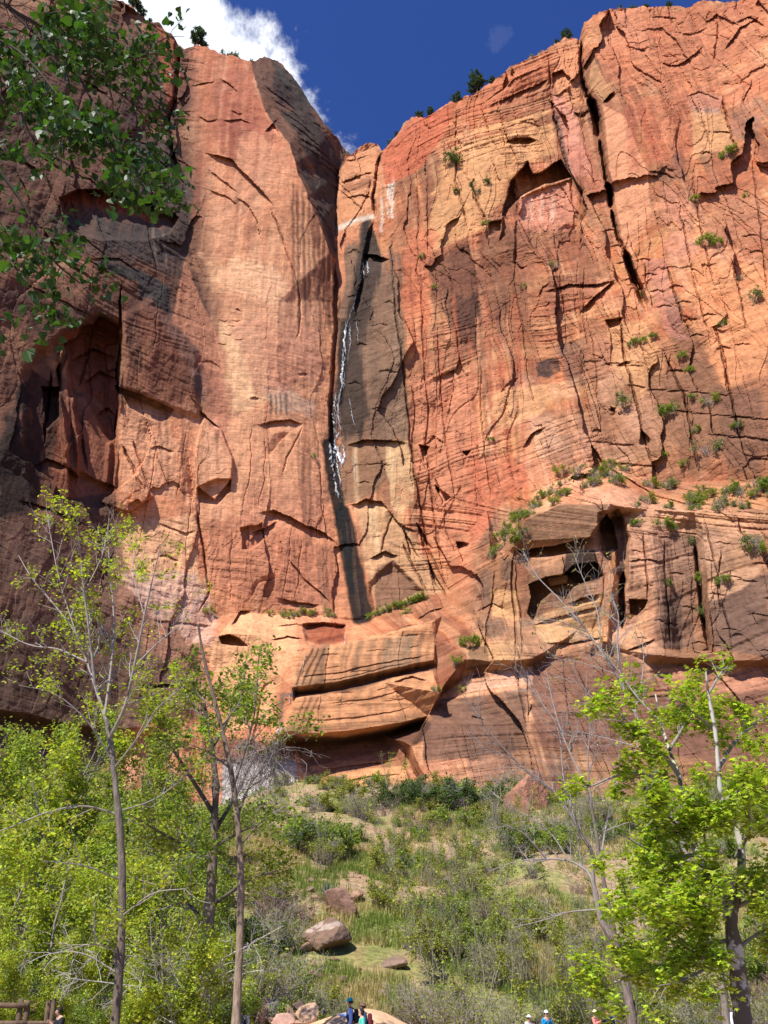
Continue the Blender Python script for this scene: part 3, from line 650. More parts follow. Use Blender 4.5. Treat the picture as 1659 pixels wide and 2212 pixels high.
# the fall's channel: varnish with shade painted into its dark band, black seep, pale rock
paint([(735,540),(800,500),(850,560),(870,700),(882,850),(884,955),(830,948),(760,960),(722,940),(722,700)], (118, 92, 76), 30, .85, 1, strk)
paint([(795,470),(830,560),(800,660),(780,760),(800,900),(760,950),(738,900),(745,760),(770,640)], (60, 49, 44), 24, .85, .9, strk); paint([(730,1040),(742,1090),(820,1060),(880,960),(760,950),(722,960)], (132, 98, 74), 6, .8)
paint([(850,560),(866,640),(880,850),(886,950),(850,945),(848,800)], (148, 114, 90), 16, .6); paint([(836,960),(886,955),(895,1080),(860,1120),(840,1090)], (206, 160, 116), 6, .85)
paint([(770,1085),(830,1090),(880,1140),(960,1275),(870,1300),(815,1320),(785,1200)], (196, 146, 106), 5, .85, .4); paint([(810,1230),(850,1210),(910,1275),(850,1310),(812,1318)], (124, 84, 66), 8, .8)
line([(712,960),(722,1050),(738,1120),(752,1200),(764,1280),(776,1336)], 15, (40, 31, 28), .97, 4); line([(742,1110),(762,1200),(788,1330)], 17, (38, 30, 28), .97, 4); line([(752,1150),(772,1240),(800,1330)], 22, (84, 62, 50), .7, 12, strk2, (.42, .54)); line([(735,1090),(748,1180),(760,1280)], 6, (28, 23, 22), .95, 3); line([(745,700),(740,800),(726,880),(716,980)], 11, (44, 37, 35), .9, 6); line([(790,480),(776,600),(752,720)], 11, (46, 38, 36), .85, 6)
for u, v0, v1 in ((800,1100,1170),(812,1090,1200),(845,960,1060),(768,960,1080)): line([(u, v0), (u+4, v1)], 4, (226, 186, 140), .5, 4)
paint([(738,360),(800,310),(822,330),(812,380),(806,470),(735,500)], (206, 136, 92), 5, .7); paint([(736,395),(806,378),(805,400),(736,420)], (140, 84, 62), 5, .6, .9)
line([(732,494),(770,476),(806,468)], 5, (222, 206, 194), .75, 4); line([(842,400),(836,470)], 4, (228, 210, 196), .8, 3, strk2, (.4,.55)); line([(850,385),(846,470)], 3, (228, 210, 196), .7, 3); line([(826,430),(824,500)], 3, (220, 200, 186), .6, 3)
# right wall: red rim, varnish
paint([(822,330),(890,255),(980,225),(960,300),(900,370),(830,400)], (196, 96, 62), 10, .8, .6); paint([(980,225),(1100,150),(1245,85),(1250,150),(1100,215),(1000,280)], (204, 110, 70), 14, .6)
paint([(980,300),(1180,220),(1200,330),(1090,400),(1040,520),(930,560),(930,420)], (222, 158, 104), 24, .7, .7, bcol)
paint([(1125,430),(1230,392),(1250,420),(1240,500),(1110,500)], (214, 136, 108), 5, .85, .3); paint([(1110,490),(1245,480),(1300,560),(1310,600),(1180,640),(1110,600)], (140, 86, 64), 26, .7, 1.1, runs); paint([(1150,640),(1230,600),(1300,600),(1290,640),(1200,680)], (150, 84, 62), 14, .6)
for u in (1135, 1150, 1172, 1195): line([(u, 425), (u-2, 475)], 4, (238, 190, 168), .45, 3)
paint([(930,560),(1010,540),(1040,600),(1020,700),(970,720),(935,650)], (100, 60, 48), 26, .75, 1.1, runs); paint([(980,640),(1030,630),(1030,760),(990,740)], (72, 48, 42), 10, .6, 1, strk)
paint([(1040,510),(1110,500),(1110,640),(1060,700),(1030,620)], (120, 74, 56), 14, .65); paint([(880,500),(940,480),(930,760),(890,800),(868,650)], (206, 112, 76), 18, .6)
for i in range(30):
    u = 890+i*8.2; v0 = 620+((i*71) % 190); line([(u, v0), (u+10, v0+140), (u+24, v0+240+((i*37) % 200))], 4, ((150, 74, 54), (228, 150, 108), (112, 62, 50), (190, 96, 66))[i % 4], .3+.07*(i % 4), 3.5)
paint([(880,820),(1010,800),(1060,1080),(1010,1280),(930,1180),(900,1000)], (208, 128, 94), 26, .6); paint([(1010,1000),(1110,960),(1150,1040),(1060,1120),(1020,1180)], (196, 102, 70), 20, .6)
paint([(1160,785),(1205,770),(1215,800),(1185,818),(1160,812)], (70, 54, 52), 5, .9, .6); paint([(1195,745),(1262,735),(1262,830),(1215,830)], (112, 82, 72), 14, .6, 1.2); paint([(1260,690),(1332,700),(1330,800),(1262,830)], (170, 108, 78), 10, .7)
paint([(1180,820),(1250,815),(1250,850),(1190,860)], (226, 166, 128), 10, .4, 1); paint([(1180,880),(1330,870),(1320,960),(1180,960)], (160, 106, 78), 30, .5, 1, runs); paint([(1180,940),(1240,930),(1240,1000),(1180,1010)], (108, 78, 66), 14, .5, 1.1); paint([(1060,840),(1180,820),(1180,900),(1080,940)], (222, 160, 110), 20, .6, .8, bcol)
paint([(1140,900),(1200,890),(1220,960),(1160,1000)], (226, 172, 140), 14, .35)
# pillars
paint([(1192,205),(1230,205),(1262,300),(1280,380),(1235,384)], (218, 142, 118), 4, .85, .3); paint([(1225,310),(1280,320),(1310,450),(1240,384)], (186, 106, 84), 6, .5)
line([(1202,250),(1222,330),(1234,384)], 5, (120, 96, 92), .7, 4); paint([(1195,90),(1250,90),(1268,225),(1230,230),(1192,180)], (216, 142, 98), 5, .7)
paint([(1280,120),(1322,200),(1302,222),(1270,180)], (196, 140, 96), 3, .8, .3); paint([(1300,225),(1350,250),(1400,370),(1405,450),(1360,560),(1330,450)], (224, 150, 110), 5, .8, .4)
paint([(1335,190),(1440,200),(1560,250),(1480,380),(1400,360)], (200, 112, 76), 30, .6); paint([(1400,365),(1470,330),(1490,380),(1440,400),(1410,385)], (118, 78, 64), 14, .6, 1.1); paint([(1420,390),(1500,420),(1500,560),(1440,540)], (206, 134, 108), 20, .6)
line([(1358,240),(1372,360)], 10, (176, 80, 60), .5, 9); line([(1390,240),(1420,330)], 12, (186, 88, 62), .45, 10)
paint([(1485,215),(1515,200),(1560,205),(1560,245),(1500,250)], (186, 148, 134), 8, .6, .9); paint([(1565,235),(1640,200),(1659,250),(1620,300),(1580,300)], (156, 106, 88), 16, .5, 1); paint([(1495,240),(1570,240),(1585,320),(1500,340)], (220, 158, 106), 10, .7)
paint([(1395,560),(1440,560),(1470,700),(1490,740),(1440,730),(1410,640)], (196, 124, 106), 6, .6); paint([(1430,640),(1470,640),(1490,735),(1450,735)], (138, 96, 84), 10, .55, 1); paint([(1500,370),(1659,330),(1659,560),(1520,520)], (160, 96, 70), 50, .6, 1, runs); paint([(1500,560),(1659,560),(1659,820),(1560,860),(1500,720)], (218, 140, 92), 30, .7); paint([(1320,700),(1400,700),(1440,800),(1380,860),(1330,800)], (214, 152, 102), 16, .6)
paint([(1360,800),(1540,800),(1560,960),(1500,1040),(1380,1000)], (140, 94, 70), 44, .7, 1, runs); paint([(1560,850),(1659,820),(1659,1010),(1580,1000)], (120, 80, 64), 36, .65, 1, runs); paint([(1300,20),(1540,10),(1659,0),(1659,200),(1560,240),(1300,160)], (206, 120, 84), 30, .6)
# tier under the ledge
paint([(1110,1165),(1135,1122),(1200,1094),(1315,1088),(1280,1162),(1116,1190)], (138, 98, 74), 6, .85, .6); paint([(1140,1230),(1270,1184),(1300,1230),(1160,1340),(1120,1300)], (118, 86, 68), 10, .5); paint([(1222,1192),(1288,1186),(1296,1255),(1240,1262),(1218,1240)], (64, 50, 46), 5, .9, .5); paint([(1290,1120),(1350,1110),(1350,1260),(1320,1240)], (78, 60, 54), 6, .7)  # varnish plus the shade of the block's right side and slot, painted dark
paint([(1150,1335),(1310,1280),(1310,1380),(1180,1390)], (206, 152, 104), 12, .8); paint([(1318,1190),(1332,1190),(1320,1390),(1300,1385)], (214, 142, 92), 3, .9, .3)
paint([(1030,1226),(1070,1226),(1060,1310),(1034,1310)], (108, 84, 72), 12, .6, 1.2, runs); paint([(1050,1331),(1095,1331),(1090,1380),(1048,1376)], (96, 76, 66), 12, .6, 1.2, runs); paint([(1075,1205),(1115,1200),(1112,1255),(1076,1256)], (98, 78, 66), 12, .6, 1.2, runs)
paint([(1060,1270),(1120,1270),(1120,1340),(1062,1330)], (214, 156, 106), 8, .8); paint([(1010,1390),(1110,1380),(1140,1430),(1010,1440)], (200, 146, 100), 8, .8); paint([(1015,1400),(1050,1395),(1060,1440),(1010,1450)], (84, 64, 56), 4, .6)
paint([(1005,1470),(1150,1444),(1140,1490),(960,1530),(940,1510)], (214, 150, 112), 8, .8); paint([(1140,1420),(1330,1390),(1400,1440),(1400,1560),(1330,1620),(1150,1620)], (128, 84, 68), 24, .85, .8); paint([(950,1510),(1140,1490),(1140,1620),(900,1650),(890,1610)], (116, 82, 68), 12, .85, .6)
paint([(1420,1440),(1659,1440),(1659,1500),(1420,1500)], (196, 130, 104), 10, .7); paint([(1400,1500),(1659,1490),(1659,1640),(1400,1640)], (124, 82, 68), 20, .8)
paint([(1340,1400),(1400,1290),(1410,1410),(1350,1420)], (206, 146, 106), 8, .7); paint([(1400,1150),(1500,1150),(1500,1400),(1420,1400)], (128, 92, 76), 14, .75); paint([(1430,1290),(1470,1280),(1475,1405),(1440,1400)], (90, 68, 58), 5, .8); paint([(1530,1270),(1659,1250),(1659,1420),(1540,1405)], (110, 82, 72), 14, .8); paint([(1530,1240),(1640,1230),(1600,1275),(1530,1300)], (204, 150, 116), 10, .7); paint([(1345,1110),(1659,1105),(1659,1130),(1345,1135)], (204, 146, 106), 5, .6); paint([(1130,1440),(1150,1440),(1150,1480),(1010,1500),(1010,1480)], (222, 166, 140), 6, .6)
paint([(870,1610),(915,1600),(915,1656),(895,1640)], (212, 142, 98), 3, .9, .3)
# bench tiers: cream sandstone, grey runs
bb = [(630,1412),(750,1390),(940,1340),(940,1445),(830,1463),(632,1500)]; b2 = [(635,1505),(830,1470),(940,1450),(930,1550),(830,1568),(610,1583)]
for q in (bb, b2): paint(q, (216, 150, 104), 8, .85, .4); paint(q, (190, 122, 80), 10, .5, 1, bcol)
for i in range(17):
    u = 655+i*17+((i*37) % 11); dv = -(u-650)*.17; w = 3+((i*29) % 6)
    line([(u, 1402+dv*.6), (u-10, 1440+dv*.8), (u-14, 1490+dv)], w, (104, 80, 64), .25+.13*(i % 4), w*.8)
    if i % 2: line([(u, 1500+dv), (u-14, 1540+dv), (u-18, 1578+dv*.8)], w*.9, (134, 98, 74), .25+.1*(i % 3), w*.8)
for u in (655, 668, 682): line([(u+20, 1404), (u, 1440), (u-14, 1478)], 2.2, (58, 44, 38), .85, 1.5); line([(u+4, 1508), (u-12, 1545), (u-26, 1580)], 2.6, (110, 62, 46), .7, 2)
line([(636,1480),(740,1468),(830,1444),(936,1426)], 8, (110, 82, 64), .4, 7); line([(614,1576),(730,1572),(830,1558),(926,1542)], 7, (120, 84, 62), .5, 5); paint([(830,1380),(900,1370),(880,1440),(830,1450)], (150, 118, 92), 10, .6)
line([(632,1500),(740,1490),(830,1465),(936,1445)], 5, (72, 52, 44), .8, 4); line([(616,1596),(740,1600),(830,1584),(920,1566)], 9, (62, 44, 38), .85, 6)  # shade of the undercuts and cave below the lips painted as dark colour
paint([(630,1600),(930,1570),(900,1610),(660,1660)], (92, 62, 50), 6, .8, .5); paint([(650,1620),(890,1600),(880,1660),(700,1690),(650,1680)], (150, 96, 70), 10, .7); paint([(700,1670),(880,1650),(880,1720),(720,1760)], (220, 150, 100), 8, .85, .5)
paint([(480,1640),(640,1640),(655,1760),(480,1760)], (196, 186, 188), 5, .9, .4); paint([(440,1590),(640,1600),(640,1650),(440,1650)], (120, 80, 64), 10, .7)
line([(640,1490),(636,1500),(610,1500),(606,1580)], 5, (96, 92, 92), .7, 4)
# grain
C *= (1+(fine-.5)*.55+(noise2(S1*3.1, Z1*3.1, 281)-.5)*.20)[..., None]
C *= (1+(bfine-.5)*(.12+.22*wr))[..., None]
lum = C@np.array([.4, .45, .15]); C = lum[..., None]+(C-lum[..., None])*.92
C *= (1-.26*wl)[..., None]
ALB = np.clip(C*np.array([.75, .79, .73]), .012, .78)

Vx = np.stack([XX, Yf, ZZ], -1)
# the plateau behind the rim
r1 = Vx[0]+np.array([0, 2.0, .6]); r2 = Vx[0]+np.array([0, 14, 2.5]); r3 = Vx[0]+np.array([0, 60, 7.0])
Vx = np.concatenate([r3[None], r2[None], r1[None], Vx], 0); ALB = np.concatenate([ALB[:1]]*3+[ALB], 0)
R_, C_ = Vx.shape[:2]
ids = np.arange(R_*C_).reshape(R_, C_)
Q = np.stack([ids[:-1, :-1], ids[1:, :-1], ids[1:, 1:], ids[:-1, 1:]], -1).reshape(-1, 4)

def rock_mat():
    m, nt, b = new_mat('sandstone'); N = nt.nodes; L = nt.links
    b.inputs['Roughness'].default_value = .92; b.inputs['Specular IOR Level'].default_value = .15
    tc = N.new('ShaderNodeTexCoord'); a = N.new('ShaderNodeAttribute'); a.attribute_name = 'tint'
    def noise(scale, sc, det=5):
        mp = N.new('ShaderNodeMapping'); mp.inputs['Scale'].default_value = sc; L.new(tc.outputs['Object'], mp.inputs[0])
        n = N.new('ShaderNodeTexNoise'); n.inputs['Scale'].default_value = scale; n.inputs['Detail'].default_value = det; n.inputs['Roughness'].default_value = .7
        L.new(mp.outputs[0], n.inputs['Vector']); return n.outputs['Fac']
    n1 = noise(1.3, (1, 1, 1)); n2 = noise(1.0, (.12, .12, 2.6)); n3 = noise(1.0, (1.6, 1.6, .06))
    cur = a.outputs['Color']
    for n, lo, hi in ((n1, .82, 1.18), (n2, .86, 1.14), (n3, .90, 1.10)):
        mr = N.new('ShaderNodeMapRange'); mr.inputs[1].default_value = .3; mr.inputs[2].default_value = .7; mr.inputs[3].default_value = lo; mr.inputs[4].default_value = hi
        L.new(n, mr.inputs[0]); mx = N.new('ShaderNodeMix'); mx.data_type = 'RGBA'; mx.blend_type = 'MULTIPLY'; mx.inputs['Factor'].default_value = 1
        L.new(cur, mx.inputs['A']); L.new(mr.outputs[0], mx.inputs['B']); cur = mx.outputs['Result']
    L.new(cur, b.inputs['Base Color'])
    bp = N.new('ShaderNodeBump'); bp.inputs['Strength'].default_value = .5; bp.inputs['Distance'].default_value = .35
    ad = N.new('ShaderNodeMath'); L.new(n1, ad.inputs[0]); L.new(n2, ad.inputs[1]); L.new(ad.outputs[0], bp.inputs['Height']); L.new(bp.outputs[0], b.inputs['Normal'])
    return m
M_ROCK = rock_mat()
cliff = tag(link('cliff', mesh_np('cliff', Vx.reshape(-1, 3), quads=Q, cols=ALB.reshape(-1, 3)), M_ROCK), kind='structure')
def cliff_at(u, v):
    """the point of the cliff face seen along (u, v)"""
    c = int(round((u-U0)/STEP)); c = max(0, min(nc-1, c)); r = int(np.argmin(np.abs(V[:, c]-v)))
    return Vector((float(XX[r, c]), float(Yf[r, c]), float(ZZ[r, c])))
# ------------------------------------------------------------------ the ground
def gz(X, Y):
    """height of the ground: a flat river trail, then the talus slope up to the cliff's foot"""
    X = np.asarray(X, float); Y = np.asarray(Y, float)
    r = np.clip(Y-46-1.5*np.sin(X*.11), 0, None); r = np.where(r < 6, r*r/12, r-3)
    z = np.where(r < 69, r*.375, 69*.375+(r-69)*.13)
    k = np.clip((Y-48)/25, 0, 1)
    z = z+(fbm2(X*.06+3, Y*.06, 301, 3)-.5)*5*k+(fbm2(X*.25, Y*.25, 311, 3)-.5)*1.3*k+(fbm2(X*.9, Y*.9, 321, 2)-.5)*.35*(.25+k)
    z = z-.24*sstep(X, 3, 6)*(1-sstep(X, 20, 26))*sstep(Y, 34, 39)*(1-sstep(Y, 46, 50))
    z = z-3.2*np.exp(-((X+24)/10)**2)*sstep(Y, 96, 122)
    return z
def g(x, y): return float(gz(np.array([x]), np.array([y]))[0])
def build_ground():
    xs = np.concatenate([np.linspace(-900, -110, 12), np.arange(-100, 100.1, .8), np.linspace(110, 900, 12)])
    ys = np.concatenate([np.linspace(-700, -20, 12), np.arange(-10, 175.1, .8)])
    X, Y = np.meshgrid(xs, ys); Z = gz(X, Y)
    ids = np.arange(X.size).reshape(X.shape)
    q = np.stack([ids[:-1, :-1], ids[:-1, 1:], ids[1:, 1:], ids[1:, :-1]], -1).reshape(-1, 4)
    n1 = fbm2(X*.12, Y*.12, 331, 4, .6); n2 = fbm2(X*.6, Y*.6, 341, 3)
    c = np.zeros(X.shape+(3,)); c[:] = (.30, .215, .125)
    k = sstep(n1, .47, .60)[..., None]; c = c*(1-k)+np.array((.19, .20, .06))*k
    k = sstep(n2, .55, .68)[..., None]*.5; c = c*(1-k)+np.array((.30, .18, .10))*k
    k = (1-sstep(Y, 40, 50))[..., None]; c = c*(1-k)+np.array((.36, .25, .16))*k
    m = tint_mat('earth', .95, 2.6, .5, 1.0)
    return tag(link('ground', mesh_np('ground', np.stack([X, Y, Z], -1).reshape(-1, 3), quads=q, cols=c.reshape(-1, 3), smooth=True), m), kind='structure')
ground = build_ground()
def build_sand():
    # a bank of loose sand beside the trail
    cx, cy = -1.2, 45.0
    th = np.linspace(0, 2*np.pi, 121)[:-1]; rr = np.linspace(0, 1, 40)
    T, R = np.meshgrid(th, rr)
    X = cx+R*np.cos(T)*5.4*(1+.12*np.sin(3*T)); Y = cy+R*np.sin(T)*4.4
    H = 1.42*(np.cos(R*np.pi)*.5+.5)*(1+.25*np.exp(-((X+.6)/1.5)**2))/1.25+.10*(fbm2(X*1.1, Y*1.1, 351, 3)-.5)
    Z = np.where(R > .99, -0.2, gz(X, Y)*0+H+.02)
    ids = np.arange(X.size).reshape(X.shape); nx = np.roll(ids, -1, 1)
    q = np.stack([ids[:-1], ids[1:], nx[1:], nx[:-1]], -1).reshape(-1, 4)
    m = tint_mat('sand', .95, 6, .12, .5, base=(.62, .40, .235))
    return tag(link('sand_bank', mesh_np('sand_bank', np.stack([X, Y, Z], -1).reshape(-1, 3), quads=q, smooth=True), m), kind='structure')
build_sand()

# ------------------------------------------------------------------ plants
class Wood:
    """branches gathered into one mesh of tapering tubes"""
    def __init__(s): s.V = []; s.F = []; s.C = []; s.n = 0
    def tube(s, p, r, sides, c0, c1=None):
        p = np.asarray(p, float); r = np.asarray(r, float); n = len(p)
        t = np.gradient(p, axis=0); t /= np.linalg.norm(t, axis=1)[:, None]+1e-9
        ref = np.where(np.abs(t[:, 2:3]) > .9, np.array([[1., 0, 0]]), np.array([[0, 0, 1.]]))
        a = np.cross(t, ref); a /= np.linalg.norm(a, axis=1)[:, None]+1e-9; b = np.cross(t, a)
        th = np.linspace(0, 2*np.pi, sides+1)[:-1]
        v = p[:, None]+r[:, None, None]*(np.cos(th)[None, :, None]*a[:, None]+np.sin(th)[None, :, None]*b[:, None])
        ids = s.n+np.arange(n*sides).reshape(n, sides); nx = np.roll(ids, -1, 1)
        s.F.append(np.stack([ids[:-1], nx[:-1], nx[1:], ids[1:]], -1).reshape(-1, 4))
        s.V.append(v.reshape(-1, 3)); s.n += n*sides
        c0 = np.asarray(c0, float); c1 = c0 if c1 is None else np.asarray(c1, float)
        k = np.linspace(0, 1, n)[:, None, None]
        s.C.append(np.broadcast_to(c0*(1-k)+c1*k, (n, sides, 3)).reshape(-1, 3))
    def mesh(s, name): return mesh_np(name, np.concatenate(s.V), quads=np.concatenate(s.F), cols=np.concatenate(s.C), smooth=True)
LEAF = {'oval': np.array([(0,0,0),(.30,.35,.06),(.22,.75,.04),(0,1,-.04),(-.22,.75,.04),(-.30,.35,.06)]),
        'maple': np.array([(0,0,0),(.46,.06,.05),(.30,.28,.03),(.56,.58,.0),(.20,.58,.05),(0,1.05,-.06),(-.20,.58,.05),(-.56,.58,0),(-.30,.28,.03),(-.46,.06,.05)]),
        'heart': np.array([(0,.04,0),(.26,-.04,.03),(.47,.16,.05),(.40,.45,.04),(0,1,-.08),(-.40,.45,.04),(-.47,.16,.05),(-.26,-.04,.03)]),
        'needle': np.array([(-.10,0,0),(.10,0,0),(0,1,0)]), 'scrap': np.array([(0,0,0),(.34,.4,.05),(0,1,0),(-.34,.45,.05)])}
def leaves_mesh(name, pos, size, kind, tint, up=.6, hang=0.0):
    """one small folded blade per leaf"""
    pos = np.asarray(pos, float); n = len(pos); T = LEAF[kind]; k = len(T)
    r = RNG.normal(size=(n, 3)); r /= np.linalg.norm(r, axis=1)[:, None]
    N = r*(1-up)+np.array([0, 0, up]); N /= np.linalg.norm(N, axis=1)[:, None]
    q = RNG.normal(size=(n, 3)); q[:, 2] -= hang*2
    t = q-N*(q*N).sum(1)[:, None]; t /= np.linalg.norm(t, axis=1)[:, None]+1e-9
    b = np.cross(N, t)
    size = np.broadcast_to(size, (n,))[:, None, None]
    v = pos[:, None]+size*(T[None, :, 0:1]*b[:, None]+T[None, :, 1:2]*t[:, None]+T[None, :, 2:3]*N[:, None])
    tri = np.array([(0, i, i+1) for i in range(1, k-1)])
    f = (np.arange(n)[:, None, None]*k+tri[None]).reshape(-1, 3)
    return mesh_np(name, v.reshape(-1, 3), tris=f, cols=np.repeat(np.asarray(tint), k, 0))
def tints(n, base, var=.25, alt=None, alt_p=0.0):
    base = np.asarray(base, float); k = np.exp(RNG.normal(0, var, (n, 1)))
    c = base*k*(1+RNG.normal(0, .08, (n, 3)))
    if alt is not None:
        m = RNG.random((n, 1)) < alt_p; c = np.where(m, np.asarray(alt)*k, c)
    return np.clip(c, .004, .9)
def unit(v): return v/(np.linalg.norm(v)+1e-9)
def wander(p0, d0, L, n, jit, up):
    """a branch that wanders and bends towards the light (or droops, up < 0)"""
    p = [np.asarray(p0, float)]; d = unit(np.asarray(d0, float))
    for i in range(n):
        d = unit(d+RNG.normal(0, jit, 3)+np.array([0, 0, up])); p.append(p[-1]+d*L/n)
    return np.array(p)
def smooth_path(p, k=4):
    p = np.asarray(p, float); n = len(p)
    q = np.concatenate([[2*p[0]-p[1]], p, [2*p[-1]-p[-2]]]); out = []
    for i in range(n-1):
        a, b, c, d = q[i:i+4]
        for j in range(k):
            t = j/k; out.append(.5*((2*b)+(c-a)*t+(2*a-5*b+4*c-d)*t*t+(-a+3*b-3*c+d)*t**3))
    out.append(p[-1]); return np.array(out)
def sprout(wd, tips, path, rads, level, o):
    """side branches along a limb; the twig ends are collected for leaves"""
    seg = np.linalg.norm(np.diff(path, axis=0), axis=1); acc = np.concatenate([[0], np.cumsum(seg)]); tot = acc[-1]
    n = max(1, int(tot*o['per_m'][level]*(.75+.5*RNG.random())))
    for f in np.sort(RNG.uniform(o['from'][level], 1.0, n)):
        s = f*tot; i = min(len(seg)-1, int(np.searchsorted(acc, s)-1)); t = (s-acc[i])/(seg[i]+1e-9)
        p = path[i]*(1-t)+path[i+1]*t; r = rads[i]*(1-t)+rads[i+1]*t; d = unit(path[i+1]-path[i])
        side = unit(np.cross(d, RNG.normal(size=3)))
        nd = unit(d*o['along']+side*o['out']+np.array([0, 0, o['lift']]))
        L = o['len'][level]*(.55+.8*RNG.random())*(1.1-.45*f)
        k = o['seg'][level]; q = wander(p, nd, L, k, o['jit'], o['up'])
        r0 = max(min(r*.65, o['rad'][level]), o['rmin']); rr = np.linspace(r0, max(o['rmin']*.7, r0*.3), k+1)
        wd.tube(q, rr, 4 if level == 0 else 3, o['bark2'] if level == 0 else o['twig'])
        if level+1 < len(o['per_m']): sprout(wd, tips, q, rr, level+1, o)
        else: tips.append(q)
BASE = dict(per_m=[1.6, 4.0], len=[1.7, .55], seg=[5, 3], rad=[.03, .010], rmin=.006, jit=.16, up=.05, along=.7, out=.9, lift=.15,
            bark2=(.30, .27, .24), twig=(.36, .33, .30))
BASE['from'] = [.15, .15]
def opts(**k): o = dict(BASE); o.update(k); return o
M_BARK = tint_mat('bark', .95, 9, .45, .9, stretch=(1, 1, .25)); M_TWIG = tint_mat('twig_bark', .9, 5, .25)
M_LEAF = leaf_mat('green_leaf', .5, .5, .25); M_LEAFN = leaf_mat('small_leaf', .6, .42, .15)
LEAFINESS = 3.0
def leaf_spots(tips, per, spread, frm=0.2):
    out = []
    for q in tips:
        k = RNG.poisson(per*LEAFINESS)
        if k == 0: continue
        t = RNG.uniform(frm, 1, k)*(len(q)-1); i = np.minimum(t.astype(int), len(q)-2); f = (t-i)[:, None]
        out.append(q[i]*(1-f)+q[i+1]*f+RNG.normal(0, spread, (k, 3)))
    return np.concatenate(out) if out else np.zeros((0, 3))
def upath(ps, Y, dy=0.0):
    """a limb through given directions, swinging towards or away from the viewer by dy"""
    n = len(ps); return smooth_path([at(p[0], p[1], Y+dy*i/max(1, n-1)+(p[2] if len(p) > 2 else 0)) for i, p in enumerate(ps)])
def make_tree(name, label, cat, trunk, limbs, o, leaf=None, group=None, extra_trunks=(), bark=(.20, .16, .13), bark_top=(.30, .27, .24), sides=10, parts=('trunk', 'branches', 'foliage'), mats=None):
    """trunk = (path, r0, r1); limbs = [(path, r0, r1)]; leaf = dict(kind, size, per, spread, tint, ...)"""
    base = trunk[0][0]; root = thing(name, label, cat, base, 0, group)
    off = np.array(base)
    wt = Wood(); wb = Wood(); tips = []
    for (p, r0, r1) in (trunk,)+tuple(extra_trunks):
        rr = np.linspace(r0, r1, len(p))*(1+.10*RNG.normal(size=len(p))); rr[0] *= 1.35
        wt.tube(p-off, rr, sides, bark, bark_top)
    sprout_src = []
    for (p, r0, r1) in limbs:
        rr = np.linspace(r0, r1, len(p)); wb.tube(p-off, rr, 6, o.get('limb', bark_top), o['bark2']); sprout_src.append((p-off, rr))
    if o.get('trunk_sprouts'): sprout_src.append((trunk[0][len(trunk[0])//2:]-off, np.linspace(trunk[1]*.6, trunk[2], len(trunk[0])-len(trunk[0])//2)))
    for p, rr in sprout_src: sprout(wb, tips, p, rr, 0, o)
    link(parts[0], wt.mesh(parts[0]), (mats or {}).get('bark', M_BARK), root)
    if wb.V: link(parts[1], wb.mesh(parts[1]), M_TWIG, root)
    if leaf:
        sp = leaf_spots(tips, leaf['per'], leaf['spread'])
        if 'clump' in leaf and len(sp):           # gaps: whole sprays go bare where the noise is low
            c = fbm3(sp[:, 0]*leaf['clump'], sp[:, 1]*leaf['clump'], sp[:, 2]*leaf['clump'], 2); sp = sp[c > leaf.get('thr', .45)]
        if 'zmin' in leaf and len(sp): sp = sp[sp[:, 2] > leaf['zmin']]
        n = len(sp); sz = leaf['size']*np.exp(RNG.normal(0, .24, n))
        link(parts[2], leaves_mesh(parts[2], sp, sz, leaf['kind'], tints(n, leaf['tint'], leaf.get('var', .25), leaf.get('alt'), leaf.get('alt_p', 0)), leaf.get('up', .55), leaf.get('hang', .3)), leaf.get('mat', M_LEAF), root)
    return root
GREY = (.42, .39, .35)
# tall box elder on the left, just coming into leaf
Y = 30.0
def build_tall_tree():
    tr = upath([(246,2232),(254,2150),(262,2020),(264,1900),(258,1780),(246,1670),(238,1600),(230,1555)], Y)
    L = [([(230,1560),(205,1480),(188,1430),(165,1370),(120,1310),(70,1250),(40,1200)], 2.0, .13),
         ([(205,1480),(196,1390),(182,1280),(172,1180),(165,1120)], -1.5, .11),
         ([(236,1595),(268,1530),(290,1440),(312,1330),(332,1240),(348,1175)], -2.5, .14),
         ([(226,1545),(240,1440),(246,1340),(238,1240),(232,1150)], 1.5, .10),
         ([(188,1430),(125,1402),(60,1392),(-20,1350)], 2.5, .07), ([(290,1440),(340,1390),(400,1340),(430,1290)], 2.0, .06),
         ([(246,1660),(300,1590),(340,1530),(400,1480)], -2.0, .06), ([(240,1640),(190,1560),(120,1500),(40,1480)], -2.0, .06),
         ([(258,1762),(190,1742),(110,1752),(0,1795),(-60,1800)], -1.5, .07), ([(260,1752),(330,1728),(385,1690),(430,1650)], 1.5, .05),
         ([(165,1370),(130,1260),(110,1160),(100,1100)], 1.0, .05), ([(182,1280),(220,1200),(236,1120)], 1.5, .04), ([(312,1330),(290,1250),(285,1170)], 1.5, .04),
         ([(262,1980),(330,1930),(400,1920)], -2, .05), ([(260,1900),(180,1870),(90,1860)], -2, .05), ([(262,2060),(200,2040),(120,2060)], -1.5, .05)]
    limbs = [(upath(p, Y, dy), r*.52, .011) for p, dy, r in L]
    o = opts(per_m=[2.3, 3.4], len=[1.45, .55], rad=[.026, .010], rmin=.0075, lift=.35, up=.07, bark2=(.33, .30, .27), twig=(.30, .27, .22), limb=(.26, .235, .20)); o['from'] = [.12, .2]
    return make_tree('box_elder_tree', 'tall slender tree with sparse new leaves and pale grey branches above the left thicket', 'tree', (tr, .145, .085), limbs, o,
        dict(kind='oval', size=.13, per=3.6, spread=.12, tint=(.33, .385, .045), var=.28, clump=.6, thr=.40, hang=.3), bark=(.13, .10, .072), bark_top=(.20, .175, .145))
build_tall_tree()
Y = 33.0
